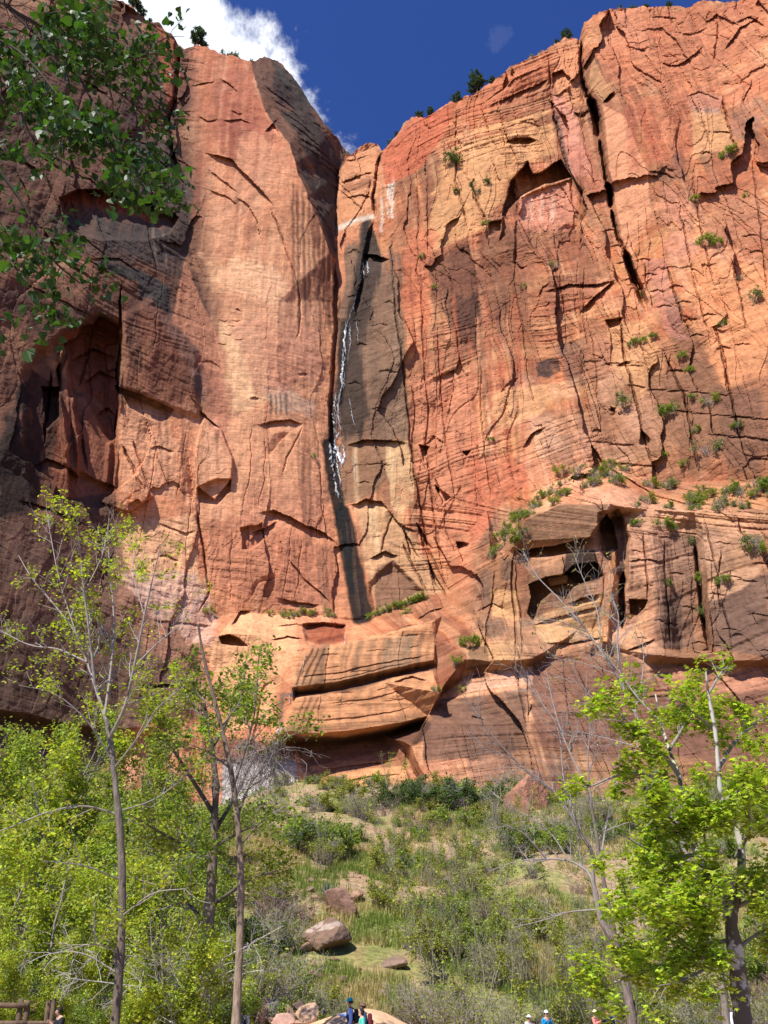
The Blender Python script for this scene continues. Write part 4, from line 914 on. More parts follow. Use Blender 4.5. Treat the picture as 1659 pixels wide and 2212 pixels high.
def build_second_tree():
    tr = upath([(509,2232),(514,2120),(519,2000),(520,1880),(512,1760),(498,1660),(478,1570),(458,1490),(440,1420),(428,1350)], Y)
    L = [([(512,1765),(540,1695),(572,1655),(612,1600),(650,1580)], 1.5, .09), ([(505,1700),(530,1620),(550,1540),(556,1450),(560,1410)], -1.5, .08), ([(478,1570),(520,1510),(530,1440)], 1.5, .06),
         ([(470,1540),(420,1490),(400,1440)], 1, .05), ([(498,1660),(440,1620),(380,1600)], -1.5, .06), ([(516,1830),(570,1770),(620,1740)], -1, .05), ([(517,1900),(460,1860),(400,1850)], 1.5, .05)]
    limbs = [(upath(p, Y, dy), r*.6, .012) for p, dy, r in L]
    o = opts(per_m=[3.4, 4.6], len=[1.25, .55], rad=[.022, .009], rmin=.007, lift=.2, up=.04, bark2=(.24, .20, .17), twig=(.30, .26, .22), limb=(.15, .12, .10))
    t = make_tree('cottonwood_tree', 'slim leaning tree with a smooth tan lower trunk and dark forked top', 'tree', (tr, .15, .04), limbs, o,
        dict(kind='oval', size=.15, per=5.0, spread=.15, tint=(.20, .28, .05), var=.3, clump=.45, thr=.42), bark=(.29, .215, .15), bark_top=(.12, .095, .08))
    # a curtain of bare grey twigs hanging from its side limb
    w = Wood(); b = np.array(t.location)
    for i in range(330):
        p = np.array(at(565+RNG.normal(0, 38), 1640+RNG.normal(0, 26), Y+RNG.normal(.8, .7)))-b
        q = wander(p, (RNG.normal(0, .5), RNG.normal(0, .5), -.3+RNG.normal(0, .4)), .9+.9*RNG.random(), 6, .28, -.16); w.tube(q, np.linspace(.010, .005, 7), 3, (.30, .26, .24))
    link('bare_twigs', w.mesh('bare_twigs'), M_TWIG, t); return t
build_second_tree()
def build_big_trunk():
    Y = 38.0
    tr = upath([(433,2235),(437,2150),(446,2050),(456,1920),(461,1800),(466,1700),(455,1600),(440,1520)], Y)
    L = [([(461,1800),(520,1700),(560,1600)], 3, .10), ([(463,1760),(400,1660),(350,1580),(330,1520)], -2, .10), ([(456,1620),(500,1540),(520,1470)], 2, .08), ([(450,1560),(400,1500)], 1, .06), ([(450,2000),(380,1930),(300,1900)], 2, .08), ([(452,1960),(540,1900),(600,1880)], -2, .08), ([(459,1860),(350,1800),(280,1760)], -3, .09), ([(460,1830),(570,1770)], 1, .08)]
    limbs = [(upath(p, Y, dy), r, .02) for p, dy, r in L]
    o = opts(per_m=[3.6, 4.4], len=[1.6, .6], rad=[.025, .01], rmin=.007, bark2=(.24, .20, .17))
    return make_tree('old_tree', 'thick pale flared trunk dark above with fresh green leaves, behind the slim tan trunk', 'tree', (tr, .30, .09), limbs, o,
        dict(kind='oval', size=.15, per=5.5, spread=.18, tint=(.27, .33, .05), var=.3, clump=.4, thr=.44), bark=(.30, .235, .17), bark_top=(.07, .055, .045))
build_big_trunk()
# big-leaf maple on the right
def build_maple():
    Y = 24.0
    tr = upath([(1607,2240),(1600,2160),(1592,2080),(1578,1990),(1574,1940)], Y)
    t2 = upath([(1574,1945),(1542,1900),(1506,1846),(1484,1790),(1476,1735),(1466,1675),(1446,1620),(1428,1560),(1416,1500)], Y, 1.0)
    t3 = upath([(1578,1990),(1600,1900),(1597,1800),(1562,1735),(1552,1660),(1545,1580),(1530,1500),(1525,1450)], Y, -1.2)
    L = [([(1484,1790),(1450,1790),(1415,1792)], -.8, .07), ([(1476,1735),(1430,1690),(1380,1670),(1320,1680),(1270,1700),(1245,1690)], 1.2, .06), ([(1466,1675),(1420,1610),(1360,1560),(1310,1520)], -1, .06), ([(1446,1620),(1480,1560),(1500,1490)], 1.2, .05),
         ([(1562,1735),(1620,1690),(1680,1650)], -1, .07), ([(1552,1660),(1590,1600),(1640,1560),(1690,1540)], 1.4, .06), ([(1545,1580),(1500,1540),(1440,1490)], -.8, .05), ([(1530,1500),(1560,1450),(1580,1435)], .6, .04), ([(1428,1560),(1380,1510),(1350,1470)], .6, .04),
         ([(1597,1800),(1660,1760),(1720,1740)], 1, .06), ([(1506,1846),(1450,1850),(1390,1830),(1340,1800)], -1.6, .06), ([(1542,1900),(1470,1920),(1400,1900),(1330,1860)], 1.4, .06), ([(1578,1960),(1500,1990),(1420,1990),(1340,1960)], -1.8, .07), ([(1585,2030),(1500,2040),(1420,2030),(1350,2040)], 1.2, .06),
         ([(1590,2070),(1490,2070),(1400,2095),(1320,2125),(1270,2145)], -1.2, .07), ([(1590,2060),(1530,2090),(1470,2120),(1420,2130)], -2.2, .05), ([(1590,1960),(1650,1930),(1710,1900)], -1.6, .06), ([(1592,2050),(1650,2010),(1710,2000)], .8, .05), ([(1580,1900),(1530,1860),(1520,1790),(1500,1720)], -1.5, .05), ([(1590,1850),(1620,1790),(1610,1700)], -2, .05), ([(1500,1830),(1440,1760),(1390,1740)], -2.2, .05), ([(1570,1900),(1480,1960),(1400,1950)], -2.8, .05)]
    limbs = [(upath(p, Y, dy), r, .012) for p, dy, r in L]
    o = opts(per_m=[4.6, 4.6], len=[.85, .40], rad=[.016, .007], rmin=.0045, lift=.15, up=.05, bark2=(.26, .23, .20), twig=(.20, .17, .12), limb=(.24, .215, .18)); o['from'] = [.18, .15]
    m, nt, b = new_mat('mottled_bark'); N = nt.nodes; K = nt.links
    tc = N.new('ShaderNodeTexCoord'); no = N.new('ShaderNodeTexNoise'); no.inputs['Scale'].default_value = 3.2; no.inputs['Detail'].default_value = 5; K.new(tc.outputs['Object'], no.inputs['Vector'])
    cr = N.new('ShaderNodeValToRGB'); e = cr.color_ramp.elements; e[0].position = .54; e[0].color = (.115, .092, .072, 1); e[1].position = .62; e[1].color = (.50, .47, .42, 1)
    sx = N.new('ShaderNodeSeparateXYZ'); K.new(tc.outputs['Object'], sx.inputs[0]); ma = N.new('ShaderNodeMath'); ma.operation = 'MULTIPLY_ADD'; K.new(sx.outputs['Z'], ma.inputs[0]); ma.inputs[1].default_value = .022; K.new(no.outputs['Fac'], ma.inputs[2]); K.new(ma.outputs[0], cr.inputs[0]); K.new(cr.outputs[0], b.inputs['Base Color'])
    return make_tree('maple_tree', 'bright lime green broad-leaved tree with white mottled trunks at the right edge', 'tree', (tr, .215, .15), limbs, o,
        dict(kind='maple', size=.122, per=12, spread=.13, tint=(.34, .43, .05), var=.34, clump=.9, thr=.40, up=.62, hang=.5), extra_trunks=((t2, .11, .022), (t3, .115, .022)), sides=12, mats={'bark': m})
build_maple()
def build_bare_trees():
    Y = 32.0
    tr = upath([(1368,2235),(1360,2170),(1346,2100),(1330,2040),(1298,1985),(1283,1912)], Y); tb = upath([(1346,2100),(1330,2030),(1312,1945),(1297,1860),(1281,1760),(1262,1690)], Y, -1)
    L = [([(1283,1912),(1268,1882),(1230,1860),(1180,1856),(1120,1860),(1055,1882)], 1, .085), ([(1283,1912),(1276,1835),(1250,1790),(1202,1716),(1150,1672),(1100,1640)], -1, .085), ([(1297,1860),(1310,1780),(1330,1690),(1340,1600)], 1.4, .06), ([(1290,1965),(1232,1970),(1180,1986),(1108,2004)], 1.2, .05),
         ([(1262,1690),(1220,1600),(1195,1520),(1180,1450)], .8, .05), ([(1250,1790),(1220,1700),(1210,1600),(1200,1560)], 1.5, .05), ([(1202,1716),(1120,1650),(1040,1560),(1000,1500)], -1, .045), ([(1281,1760),(1270,1650),(1275,1560),(1265,1480)], -1, .045), ([(1180,1856),(1130,1800),(1060,1770)], -.8, .04), ([(1330,2040),(1360,1950),(1400,1880)], -1, .05), ([(1230,1860),(1180,1790),(1100,1740),(1050,1700)], .8, .04), ([(1200,1560),(1150,1490),(1110,1440)], .4, .03)]
    limbs = [(upath(p, Y, dy), r*.7, .010) for p, dy, r in L]
    o = opts(per_m=[3.4, 4.0], len=[1.5, .7], rad=[.024, .010], rmin=.0055, jit=.14, up=.03, lift=.25, bark2=(.27, .24, .22), twig=(.30, .27, .24), limb=(.26, .235, .21))
    make_tree('bare_tree', 'leafless grey tree with a long level limb reaching left over the slope', 'tree', (tr, .16, .08), limbs, o, None, extra_trunks=((tb, .10, .04),), bark=(.17, .13, .11), bark_top=(.25, .21, .19))
    Y = 36.0
    tr = upath([(1572,2240),(1560,2130),(1520,1960),(1460,1780),(1400,1620),(1372,1540)], Y)
    L = [([(1372,1540),(1330,1456),(1270,1366),(1210,1296),(1160,1244),(1130,1190)], 1.5, .085), ([(1350,1500),(1334,1400),(1336,1330),(1320,1280),(1318,1230)], -1, .06), ([(1372,1540),(1390,1440),(1385,1360)], .5, .05), ([(1270,1366),(1200,1340),(1150,1340)], -1, .03), ([(1300,1410),(1290,1320),(1260,1250),(1240,1200)], 1, .04), ([(1330,1456),(1250,1430),(1180,1420)], .6, .03), ([(1400,1620),(1340,1560),(1270,1500),(1220,1430)], -2, .05), ([(1400,1620),(1330,1600),(1250,1580)], 2, .04)]
    limbs = [(upath(p, Y, dy), r*.7, .010) for p, dy, r in L]
    o = opts(per_m=[3.0, 3.6], len=[1.5, .7], rad=[.022, .010], rmin=.0055, jit=.13, up=.05, lift=.3, bark2=(.30, .275, .25), twig=(.31, .285, .255), limb=(.30, .275, .25))
    make_tree('budding_tree', 'leaning pale grey tree with tan buds on thin stems, rising behind the lime green crown', 'tree', (tr, .15, .06), limbs, o,
        dict(kind='scrap', size=.11, per=.4, spread=.05, tint=(.40, .34, .15), var=.2, hang=.6))
build_bare_trees()
# cottonwood limb overhead at the upper left: the tree stands just outside the picture
def build_overhang():
    Y = 4.2
    tr = smooth_path([(-5.6, 2.6, 0), (-5.5, 2.7, 3), (-5.3, 2.8, 6), (-5.1, 3.0, 9), (-5.0, 3.1, 12.5)])
    src = lambda z: np.array([(-5.3, 2.85, z)])
    L = [([(-110,-90),(40,30),(180,85),(290,125),(335,95),(362,80)], 0, 8.6), ([(20,20),(150,140),(250,195),(305,245),(328,295)], .4, 0), ([(140,110),(200,220),(250,325),(300,385),(355,436)], -.3, 0),
         ([(-110,60),(10,170),(60,280),(95,335)], .3, 7.4), ([(-110,220),(0,370),(55,450),(110,555),(172,612)], .3, 6.6), ([(-110,380),(-20,480),(20,560),(60,610)], -.3, 5.8), ([(-90,610),(-20,690),(12,730)], .1, 4.8), ([(-60,-20),(60,-20),(150,20),(200,90)], -.5, 0), ([(-60,60),(40,110),(120,200),(170,290)], -.4, 0)]
    limbs = []
    for p, dy, z in L:
        q = upath(p, Y, dy)
        if z: q = np.concatenate([smooth_path([src(z)[0], (src(z)[0]+q[0])/2+np.array([0, 0, .4]), q[0]])[:-1], q])
        limbs.append((q, (.022 if z else .011), .004))
    o = opts(per_m=[7.5, 9.0], len=[.42, .20], rad=[.007, .004], rmin=.0025, jit=.2, up=-.10, lift=-.1, along=.7, out=.9, bark2=(.06, .045, .032), twig=(.07, .065, .035), limb=(.05, .038, .028)); o['from'] = [.42, .1]
    return make_tree('overhanging_cottonwood', 'dark green leafy cottonwood branch hanging into the top left corner', 'tree', (tr, .30, .20), limbs, o,
        dict(kind='heart', size=.052, per=3.6, spread=.055, tint=(.036, .088, .014), var=.28, up=.35, hang=.9, clump=1.3, thr=.40, mat=leaf_mat('waxy_leaf', .5, .36, .3)))
build_overhang()

def build_dead_branches():
    Y = 35.0; root = thing('dead_branch', 'tangle of pale dead branches low between the two left trunks', 'branch', at(425, 2180, Y)); off = np.array(root.location); wb = Wood(); tips = []
    o = opts(per_m=[3.6, 4.5], len=[1.3, .55], rad=[.022, .010], rmin=.006, jit=.24, up=-.01, lift=.05, bark2=(.46, .43, .39), twig=(.44, .41, .37))
    for ps, dy, r in (([(425,2190),(350,2142),(255,2126),(140,2112)], -2, .04), ([(425,2190),(470,2085),(540,2040),(612,2000)], -2.5, .04), ([(440,2150),(520,2105),(600,2092)], -1, .03), ([(410,2160),(340,2080),(262,2062)], -2, .032), ([(300,2130),(330,2180),(380,2215)], -1.5, .03), ([(420,2180),(380,2110),(350,2020)], 0, .03), ([(250,2100),(180,2060),(110,2060),(60,2080)], -2, .03)):
        p = upath(ps, Y, dy)-off; rr = np.linspace(r, .01, len(p)); wb.tube(p, rr, 6, (.48, .45, .41)); sprout(wb, tips, p, rr, 0, o)
    link('branches', wb.mesh('branches'), M_TWIG, root)
build_dead_branches()
# ------------------------------------------------------------------ kinds of plant, each built once and then copied
def plant(name, h, spread, stems, o, leaf, bark=(.22, .17, .13), parts=('stems', 'foliage')):
    """a shrub or young tree of several stems; returns its root (standing at the origin)"""
    wd = Wood(); tips = []
    for i in range(stems):
        a = RNG.uniform(0, 6.28); r = spread*RNG.random()**.5
        p = wander((.12*r*math.cos(a), .12*r*math.sin(a), -.15), (r*math.cos(a)*o.get('splay', .8)/h, r*math.sin(a)*o.get('splay', .8)/h, 1), h*(.6+.4*RNG.random()), 8, .09, .02)
        rr = np.linspace(o['stem'], o['stem']*.25, 9); wd.tube(p, rr, 5, bark, o['bark2']); sprout(wd, tips, p, rr, 0, o)
    root = thing(name, 'plant', 'plant')
    link(parts[0], wd.mesh(parts[0]), M_TWIG, root)
    if leaf:
        sp = leaf_spots(tips, leaf['per'], leaf['spread'], 0)
        if 'clump' in leaf:
            c = fbm3(sp[:, 0]*leaf['clump']+9, sp[:, 1]*leaf['clump'], sp[:, 2]*leaf['clump'], 2); sp = sp[c > leaf.get('thr', .42)]
        n = len(sp); link(parts[1], leaves_mesh(parts[1], sp, leaf['size']*np.exp(RNG.normal(0, .25, n)), leaf['kind'], tints(n, leaf['tint'], leaf.get('var', .3), leaf.get('alt'), leaf.get('alt_p', 0)), leaf.get('up', .5), .2), leaf.get('mat', M_LEAFN), root)
    return root
def tree_opts(L): return opts(bark2=(.22, .20, .16), twig=(.20, .19, .10), per_m=[2.4, 3.6], len=[L, L*.42], rad=[.03, .011], rmin=.008, lift=.2, up=.04, stem=.10, splay=.8)
def shrub_opts(L): return opts(per_m=[7, 7], len=[L, L*.45], seg=[4, 2], rad=[.012, .007], rmin=.006, lift=.15, up=.03, stem=.03, splay=1.2)
KIND = {}
lime, leafg, deep, olive, sage = (.36, .42, .05), (.26, .33, .06), (.075, .125, .028), (.28, .30, .06), (.20, .23, .11)
KIND['lime'] = [plant('young_maple', 8.0, 4.2, 5, tree_opts(1.9), dict(kind='oval', size=.165, per=13, spread=.24, tint=lime, clump=.45, thr=.42, mat=M_LEAF)),
                plant('young_maple', 9.5, 4.0, 4, tree_opts(1.8), dict(kind='oval', size=.165, per=13, spread=.22, tint=(.34, .40, .05), clump=.45, thr=.44, mat=M_LEAF))]
KIND['leafg'] = [plant('leafy_tree', 8.5, 4.0, 5, tree_opts(1.8), dict(kind='oval', size=.155, per=13, spread=.24, tint=leafg, clump=.4, thr=.40, mat=M_LEAF)),
                 plant('leafy_tree', 7.0, 4.2, 6, tree_opts(1.7), dict(kind='oval', size=.155, per=13, spread=.24, tint=(.21, .29, .06), clump=.4, thr=.42, mat=M_LEAF))]
KIND['thin'] = [plant('sapling', 6.5, 1.6, 3, opts(per_m=[4.0, 4], len=[.9, .4], rad=[.014, .008], rmin=.006, lift=.4, up=.06, stem=.024, splay=.7, bark2=(.22, .20, .13), twig=(.22, .21, .11)), dict(kind='oval', size=.14, per=7, spread=.20, tint=(.29, .33, .045), clump=.5, thr=.44), bark=(.36, .32, .25)),
                plant('sapling', 7.5, 2.0, 4, opts(per_m=[4.0, 4], len=[1.0, .4], rad=[.014, .008], rmin=.006, lift=.4, up=.06, stem=.028, splay=.7, bark2=(.20, .18, .12), twig=(.20, .19, .10)), dict(kind='oval', size=.13, per=6.5, spread=.20, tint=(.25, .29, .045), clump=.5, thr=.46), bark=(.30, .26, .2))]
KIND['green'] = [plant('green_shrub', 2.2, 2.0, 12, shrub_opts(.75), dict(kind='scrap', size=.15, per=3.4, spread=.10, tint=(.19, .265, .045), clump=.9, thr=.38)),
                 plant('green_shrub', 1.8, 2.2, 12, shrub_opts(.7), dict(kind='scrap', size=.15, per=3.2, spread=.10, tint=(.24, .31, .05), clump=.9, thr=.40))]
KIND['deep'] = [plant('dark_shrub', 2.8, 2.0, 12, shrub_opts(.8), dict(kind='scrap', size=.15, per=2.6, spread=.10, tint=deep, clump=.8, thr=.36))]
KIND['sage'] = [plant('grey_shrub', 1.3, 1.5, 12, shrub_opts(.55), dict(kind='scrap', size=.12, per=2.8, spread=.08, tint=sage, clump=.9, thr=.38))]
KIND['olive'] = [plant('olive_shrub', 2.0, 2.0, 12, shrub_opts(.7), dict(kind='scrap', size=.13, per=4.2, spread=.12, tint=olive, clump=.9, thr=.40))]
KIND['dry'] = [plant('dry_shrub', 1.7, 2.0, 16, opts(per_m=[7, 6], len=[.8, .35], seg=[4, 2], rad=[.012, .007], rmin=.007, lift=.05, up=.0, stem=.025, splay=1.4, bark2=(.25, .17, .13), twig=(.27, .19, .15)), None, bark=(.22, .15, .12), parts=('twigs', 'foliage'))]
KIND['grey'] = [plant('twiggy_shrub', 3.2, 2.4, 14, opts(per_m=[5, 5], len=[.9, .4], seg=[4, 2], rad=[.013, .008], rmin=.007, lift=.15, up=.03, stem=.03, splay=1.2, bark2=(.30, .26, .23), twig=(.33, .29, .26)), dict(kind='scrap', size=.12, per=.5, spread=.1, tint=olive), bark=(.26, .22, .19))]
def pine(h, R):
    wd = Wood(); tips = []
    p = wander((0, 0, -.3), (0, 0, 1), h, 10, .03, .05); wd.tube(p, np.linspace(h*.022, .02, 11), 6, (.16, .11, .085))
    o = opts(per_m=[5, 6], len=[R, R*.35], seg=[4, 2], rad=[.03, .012], rmin=.012, lift=.05, up=.04, along=.25, out=1.0, bark2=(.15, .11, .09), twig=(.12, .10, .07)); o['from'] = [.28, .25]
    sprout(wd, tips, p, np.linspace(h*.022, .02, 11), 0, o)
    root = thing('pine_tree', 'pine', 'tree'); link('trunk', wd.mesh('trunk'), M_TWIG, root)
    sp = leaf_spots(tips, 3.2, .12, .3); n = len(sp)
    link('crown', leaves_mesh('crown', sp, .34*np.exp(RNG.normal(0, .2, n)), 'scrap', tints(n, (.045, .075, .035), .3), .3, -.3), M_LEAFN, root); return root
KIND['pine'] = [pine(7.5, 1.9), pine(5.0, 1.8)]
USED = set()
def put(kind, loc, s, label, cat, group, sz=1.0, rz=None, v=None):
    L = KIND[kind]; i = RNG.integers(len(L)) if v is None else v % len(L); k = (kind, int(i))
    root = L[i] if k not in USED else copy_tree(L[i]); USED.add(k)
    root.location = loc; root.rotation_euler = (0, 0, RNG.uniform(0, 6.28) if rz is None else rz); root.scale = (s, s, s*sz)
    root['label'] = label; root['category'] = cat; root['group'] = group
    return root
def on_ground(u, Y, dz=-.1):
    x = (u-CU)/FPX*Y/float(ray(u, 1900)[1]); return (x, Y, g(x, Y)+dz)
# pines and bushes along the rim
for u, v, s, k in ((422,97,1.3,0),(440,106,.62,1),(300,24,1.0,1),(285,14,.9,0),(322,46,.5,1),(1032,200,1.35,0),(1066,180,.62,1),(986,222,.95,1),(905,254,.72,1),(930,248,.62,0),(1228,84,.95,1),(1205,98,.5,1),(856,297,.5,1),(1450,14,.6,1),(1400,20,.55,1)):
    p = cliff_at(u, -999); i = int(round((u-U0)/STEP)); p = Vector([float(x) for x in Vx[3, i]])+Vector((0, .9, 0))
    put('pine', p, s, {422: 'tallest pine on the left rim in front of the cloud', 1032: 'largest pine on the skyline right of the blue notch'}.get(u, 'small dark pine standing on the cliff rim against the sky'), 'pine', 'pines along the cliff rim', v=k)
for u in (485, 497, 505, 512, 530, 541, 684, 706, 712, 748, 752, 843, 1345, 1365, 1380, 1520, 1150, 1170):
    i = int(round((u-U0)/STEP)); p = Vector([float(x) for x in Vx[3, i]])+Vector((0, .8, -.1))
    put('deep' if u % 2 else 'sage', p, .55+.35*RNG.random(), 'small dark bush clinging to the cliff rim', 'bush', 'bushes along the cliff rim')
# shrubs rooted in cracks and on ledges of the cliff
spots = [(970,350,14,'deep'),(1200,572,12,'sage'),(1345,868,20,'sage'),(1445,888,15,'green'),(1535,868,18,'olive'),(1530,966,24,'sage'),(1500,858,8,'green'),(1570,330,12,'green'),(1590,325,10,'olive'),(1625,640,20,'sage'),(1600,600,8,'sage'),(1525,520,14,'green'),(1550,525,9,'green'),(1500,428,7,'green'),(1365,740,9,'green'),(1390,735,8,'green'),(1410,728,8,'green'),(1475,768,9,'green'),(1490,800,9,'green'),(1340,850,8,'sage'),
 (1500,1168,14,'sage'),(1515,1250,16,'green'),(1625,1165,22,'sage'),(1632,1185,16,'green'),(1522,1320,11,'green'),(1018,1384,17,'green'),(985,1430,13,'olive'),(1428,1130,14,'green'),(1455,1140,12,'green'),(1560,1252,12,'green'),(1446,1260,7,'green'),(1375,1130,9,'green'),(1130,620,6,'green'),(912,555,5,'green'),(1022,400,6,'deep'),(1030,415,6,'deep'),(1050,395,6,'deep'),(985,415,5,'deep'),(1048,480,6,'green'),(1385,640,7,'olive'),(1612,420,6,'green'),(1560,700,7,'green'),(1430,985,12,'green'),(1480,1000,10,'green'),(1505,930,8,'green'),(1590,920,8,'green'),(1356,1010,10,'sage'),(938,620,5,'green'),(1060,950,6,'green'),(270,180,12,'sage'),(360,300,12,'sage'),(345,270,9,'sage'),(108,628,8,'sage'),(676,985,5,'green'),(455,1320,10,'olive'),(1000,1490,8,'olive'),(940,1490,9,'olive'),(880,1320,9,'olive')]
for i in range(34): t = i/33; spots.append((1100+t*240+RNG.normal(0, 8), 1140-150*math.sin(min(1, t*1.25)*1.5)+RNG.uniform(0, 46)+t*8, 9+RNG.uniform(0, 7), ('sage', 'green', 'sage', 'olive', 'sage')[i % 5]))
for i in range(10): spots.append((1068+i*6+RNG.normal(0, 4), 1188-i*9+RNG.normal(0, 6), 12, ('sage', 'green')[i % 2]))
for i in range(42): spots.append((1370+RNG.random()*330, 1040+RNG.random()*58, 8+RNG.uniform(0, 7), ('sage', 'olive', 'sage', 'green')[i % 4]))
for i in range(16): spots.append((800+RNG.random()*120, 0, 9, ('green', 'olive')[i % 2])); spots[-1] = (spots[-1][0], 1334-(spots[-1][0]-790)*.36, 9, spots[-1][3])
for i in range(14): spots.append((560+RNG.random()*190, 1318+RNG.random()*14, 7, 'olive'))
LED = ('grey green shrub rooted on a ledge of the red cliff', 'leafy shrub rooted on a ledge of the red cliff', 'olive shrub rooted on a ledge of the red cliff', 'dark bush rooted in a crack of the red cliff')
KL = {'sage': 0, 'green': 1, 'olive': 2, 'deep': 3}
for (u, v, r, k) in spots:
    p = cliff_at(u, v+r*.5); t = (p.y)/float(ray(u, v)[1]); s = r/1912*t/(1.1 if k != 'sage' else .9)*1.1
    lab = 'large grey green bush on the cliff beside the long crack' if (u, v) == (1345, 868) else ('dark round bush alone high on the right wall' if (u, v) == (970, 350) else LED[KL[k]])
    put(k, p+Vector((0, -.2, -.25*s)), s, lab, 'shrub', 'shrubs on the cliff ledges')
# thicket of young trees on the left
left = [(20,46,'lime',1.0),(70,52,'leafg',1.15),(130,44,'lime',.95),(190,50,'lime',1.05),(300,47,'lime',.85),(350,54,'leafg',1.15),(400,47,'leafg',.85),(330,60,'leafg',1.35),(540,52,'leafg',.7),(455,62,'leafg',.9),(40,62,'lime',1.5),(-60,50,'lime',1.25),(110,66,'leafg',1.45),(210,66,'leafg',1.35),(390,66,'leafg',1.35),(260,58,'lime',1.1),(150,57,'lime',1.2),(430,44,'lime',.55),(60,41,'leafg',.6),(340,42,'lime',.5),(540,46,'lime',.45),(-20,74,'leafg',1.5),(20,39,'lime',.45),(160,41,'leafg',.5),(280,40,'leafg',.42),(410,35,'lime',.62),(330,36,'lime',.45),(480,35.5,'leafg',.5),(150,36,'lime',.5),(30,34.5,'lime',.42),(90,70,'lime',1.7),(-10,66,'leafg',1.7),(180,74,'leafg',1.6),(300,70,'leafg',1.5),(420,74,'leafg',1.1)]
for j, (u, Yp, k, s) in enumerate(left):
    put(k, on_ground(u, Yp), s, 'yellow green young tree in the left thicket' if k == 'lime' else 'mid green leafy tree in the left thicket', 'tree', 'young trees of the left thicket')
# saplings and shrubs on the slope
sap = [(1000,50,.95),(1040,54,1.0),(1080,49,.9),(1110,56,1.05),(1150,52,.9),(1190,50,.9),(930,56,1.0),(900,60,.95),(960,64,1.0),(1010,70,1.0),(1060,62,1.0),(870,66,.9),(1240,52,.8),(1290,56,.9),(1330,50,.8),(1400,54,.95),(1450,50,.9),(1500,58,1.0),(1540,52,.9),(1640,56,1.0),(1420,70,1.0),(1180,66,.9),(1090,78,.9),(690,76,.9),(850,108,1.0),(840,112,.9)]
for i in range(30): sap.append((RNG.uniform(820, 1650), RNG.uniform(50, 92), RNG.uniform(.65, 1.05)))
for j, (u, Yp, s) in enumerate(sap): put('thin', on_ground(u, Yp), s, 'thin pale stemmed sapling with sparse yellow green leaves on the slope', 'sapling', 'saplings on the slope')
lab = {'green': 'rounded green shrub on the grassy slope', 'deep': 'dark green bushy shrub on the upper slope', 'sage': 'low grey green shrub on the grassy slope', 'olive': 'olive yellow shrub on the grassy slope', 'dry': 'brown leafless shrub on the grassy slope', 'grey': 'grey twiggy shrub at the foot of the slope'}
for u, Yp, k, s in ((600,64,'dry',1.7),(622,63.5,'dry',1.5),(585,65,'dry',1.4),(880,108,'deep',1.5),(905,106,'deep',1.2),(1000,104,'deep',1.6),(1040,107,'green',1.9),(1070,105,'deep',1.3),(985,100,'green',1.7),(820,106,'deep',1.1),(930,108,'grey',1.0),(690,86,'green',1.7),(660,82,'deep',1.2),(720,88,'green',1.5),(650,90,'green',1.4),(1130,84,'deep',1.2),(1150,88,'green',1.4),(1110,100,'grey',.9),(1210,90,'grey',1.2),(1290,92,'grey',1.3),(740,51,'grey',.5),(700,52,'olive',.8),(890,51,'grey',.9),(930,49,'grey',1.0),(970,48,'grey',.9),(860,50,'dry',1.1),(660,50,'grey',.55),(640,52,'green',.6),(560,47,'green',.7)):
    put(k, on_ground(u, Yp), s, lab[k], 'shrub', 'shrubs on the talus slope')
ks = ['green', 'green', 'olive', 'olive', 'sage', 'grey', 'olive', 'green', 'olive', 'dry', 'green', 'olive']
n = 0
while n < 262:
    u = RNG.uniform(580, 1720); Yp = 51+RNG.random()**.9*66
    x = (u-CU)/FPX*Yp/1.07
    if fbm2(np.array([x*.10]), np.array([Yp*.10]), 401, 2)[0] < .44 and RNG.random() < .8: continue
    if abs(u-735) < 140 and 50 < Yp < 80 and RNG.random() < .9: continue
    k = ks[RNG.integers(len(ks))]
    put(k, on_ground(u, Yp), (.5+.95*RNG.random()**1.3)*(.8 if Yp < 58 else 1), lab[k], 'shrub', 'shrubs on the talus slope'); n += 1
for (u, Yp, k, s) in ((700,49,'olive',.6),(1060,49,'grey',.9),(1000,50,'grey',.8),(1120,49,'dry',.9),(1180,51,'olive',.9),(1250,50,'grey',.9),(1340,49,'dry',1.0),(1420,50,'olive',1.0),(1480,48,'grey',.9),(1530,50,'dry',.9),(1620,49,'grey',1.0)):
    put(k, on_ground(u, Yp), s, lab[k], 'shrub', 'shrubs on the talus slope')
n = 0
while n < 46:
    u = RNG.uniform(-80, 640); Yp = 43+RNG.random()*26; k = ('green', 'olive', 'grey', 'deep')[n % 4]
    put(k, on_ground(u, Yp), .7+.6*RNG.random(), 'undergrowth shrub beneath the left thicket', 'shrub', 'undergrowth shrubs of the left thicket'); n += 1
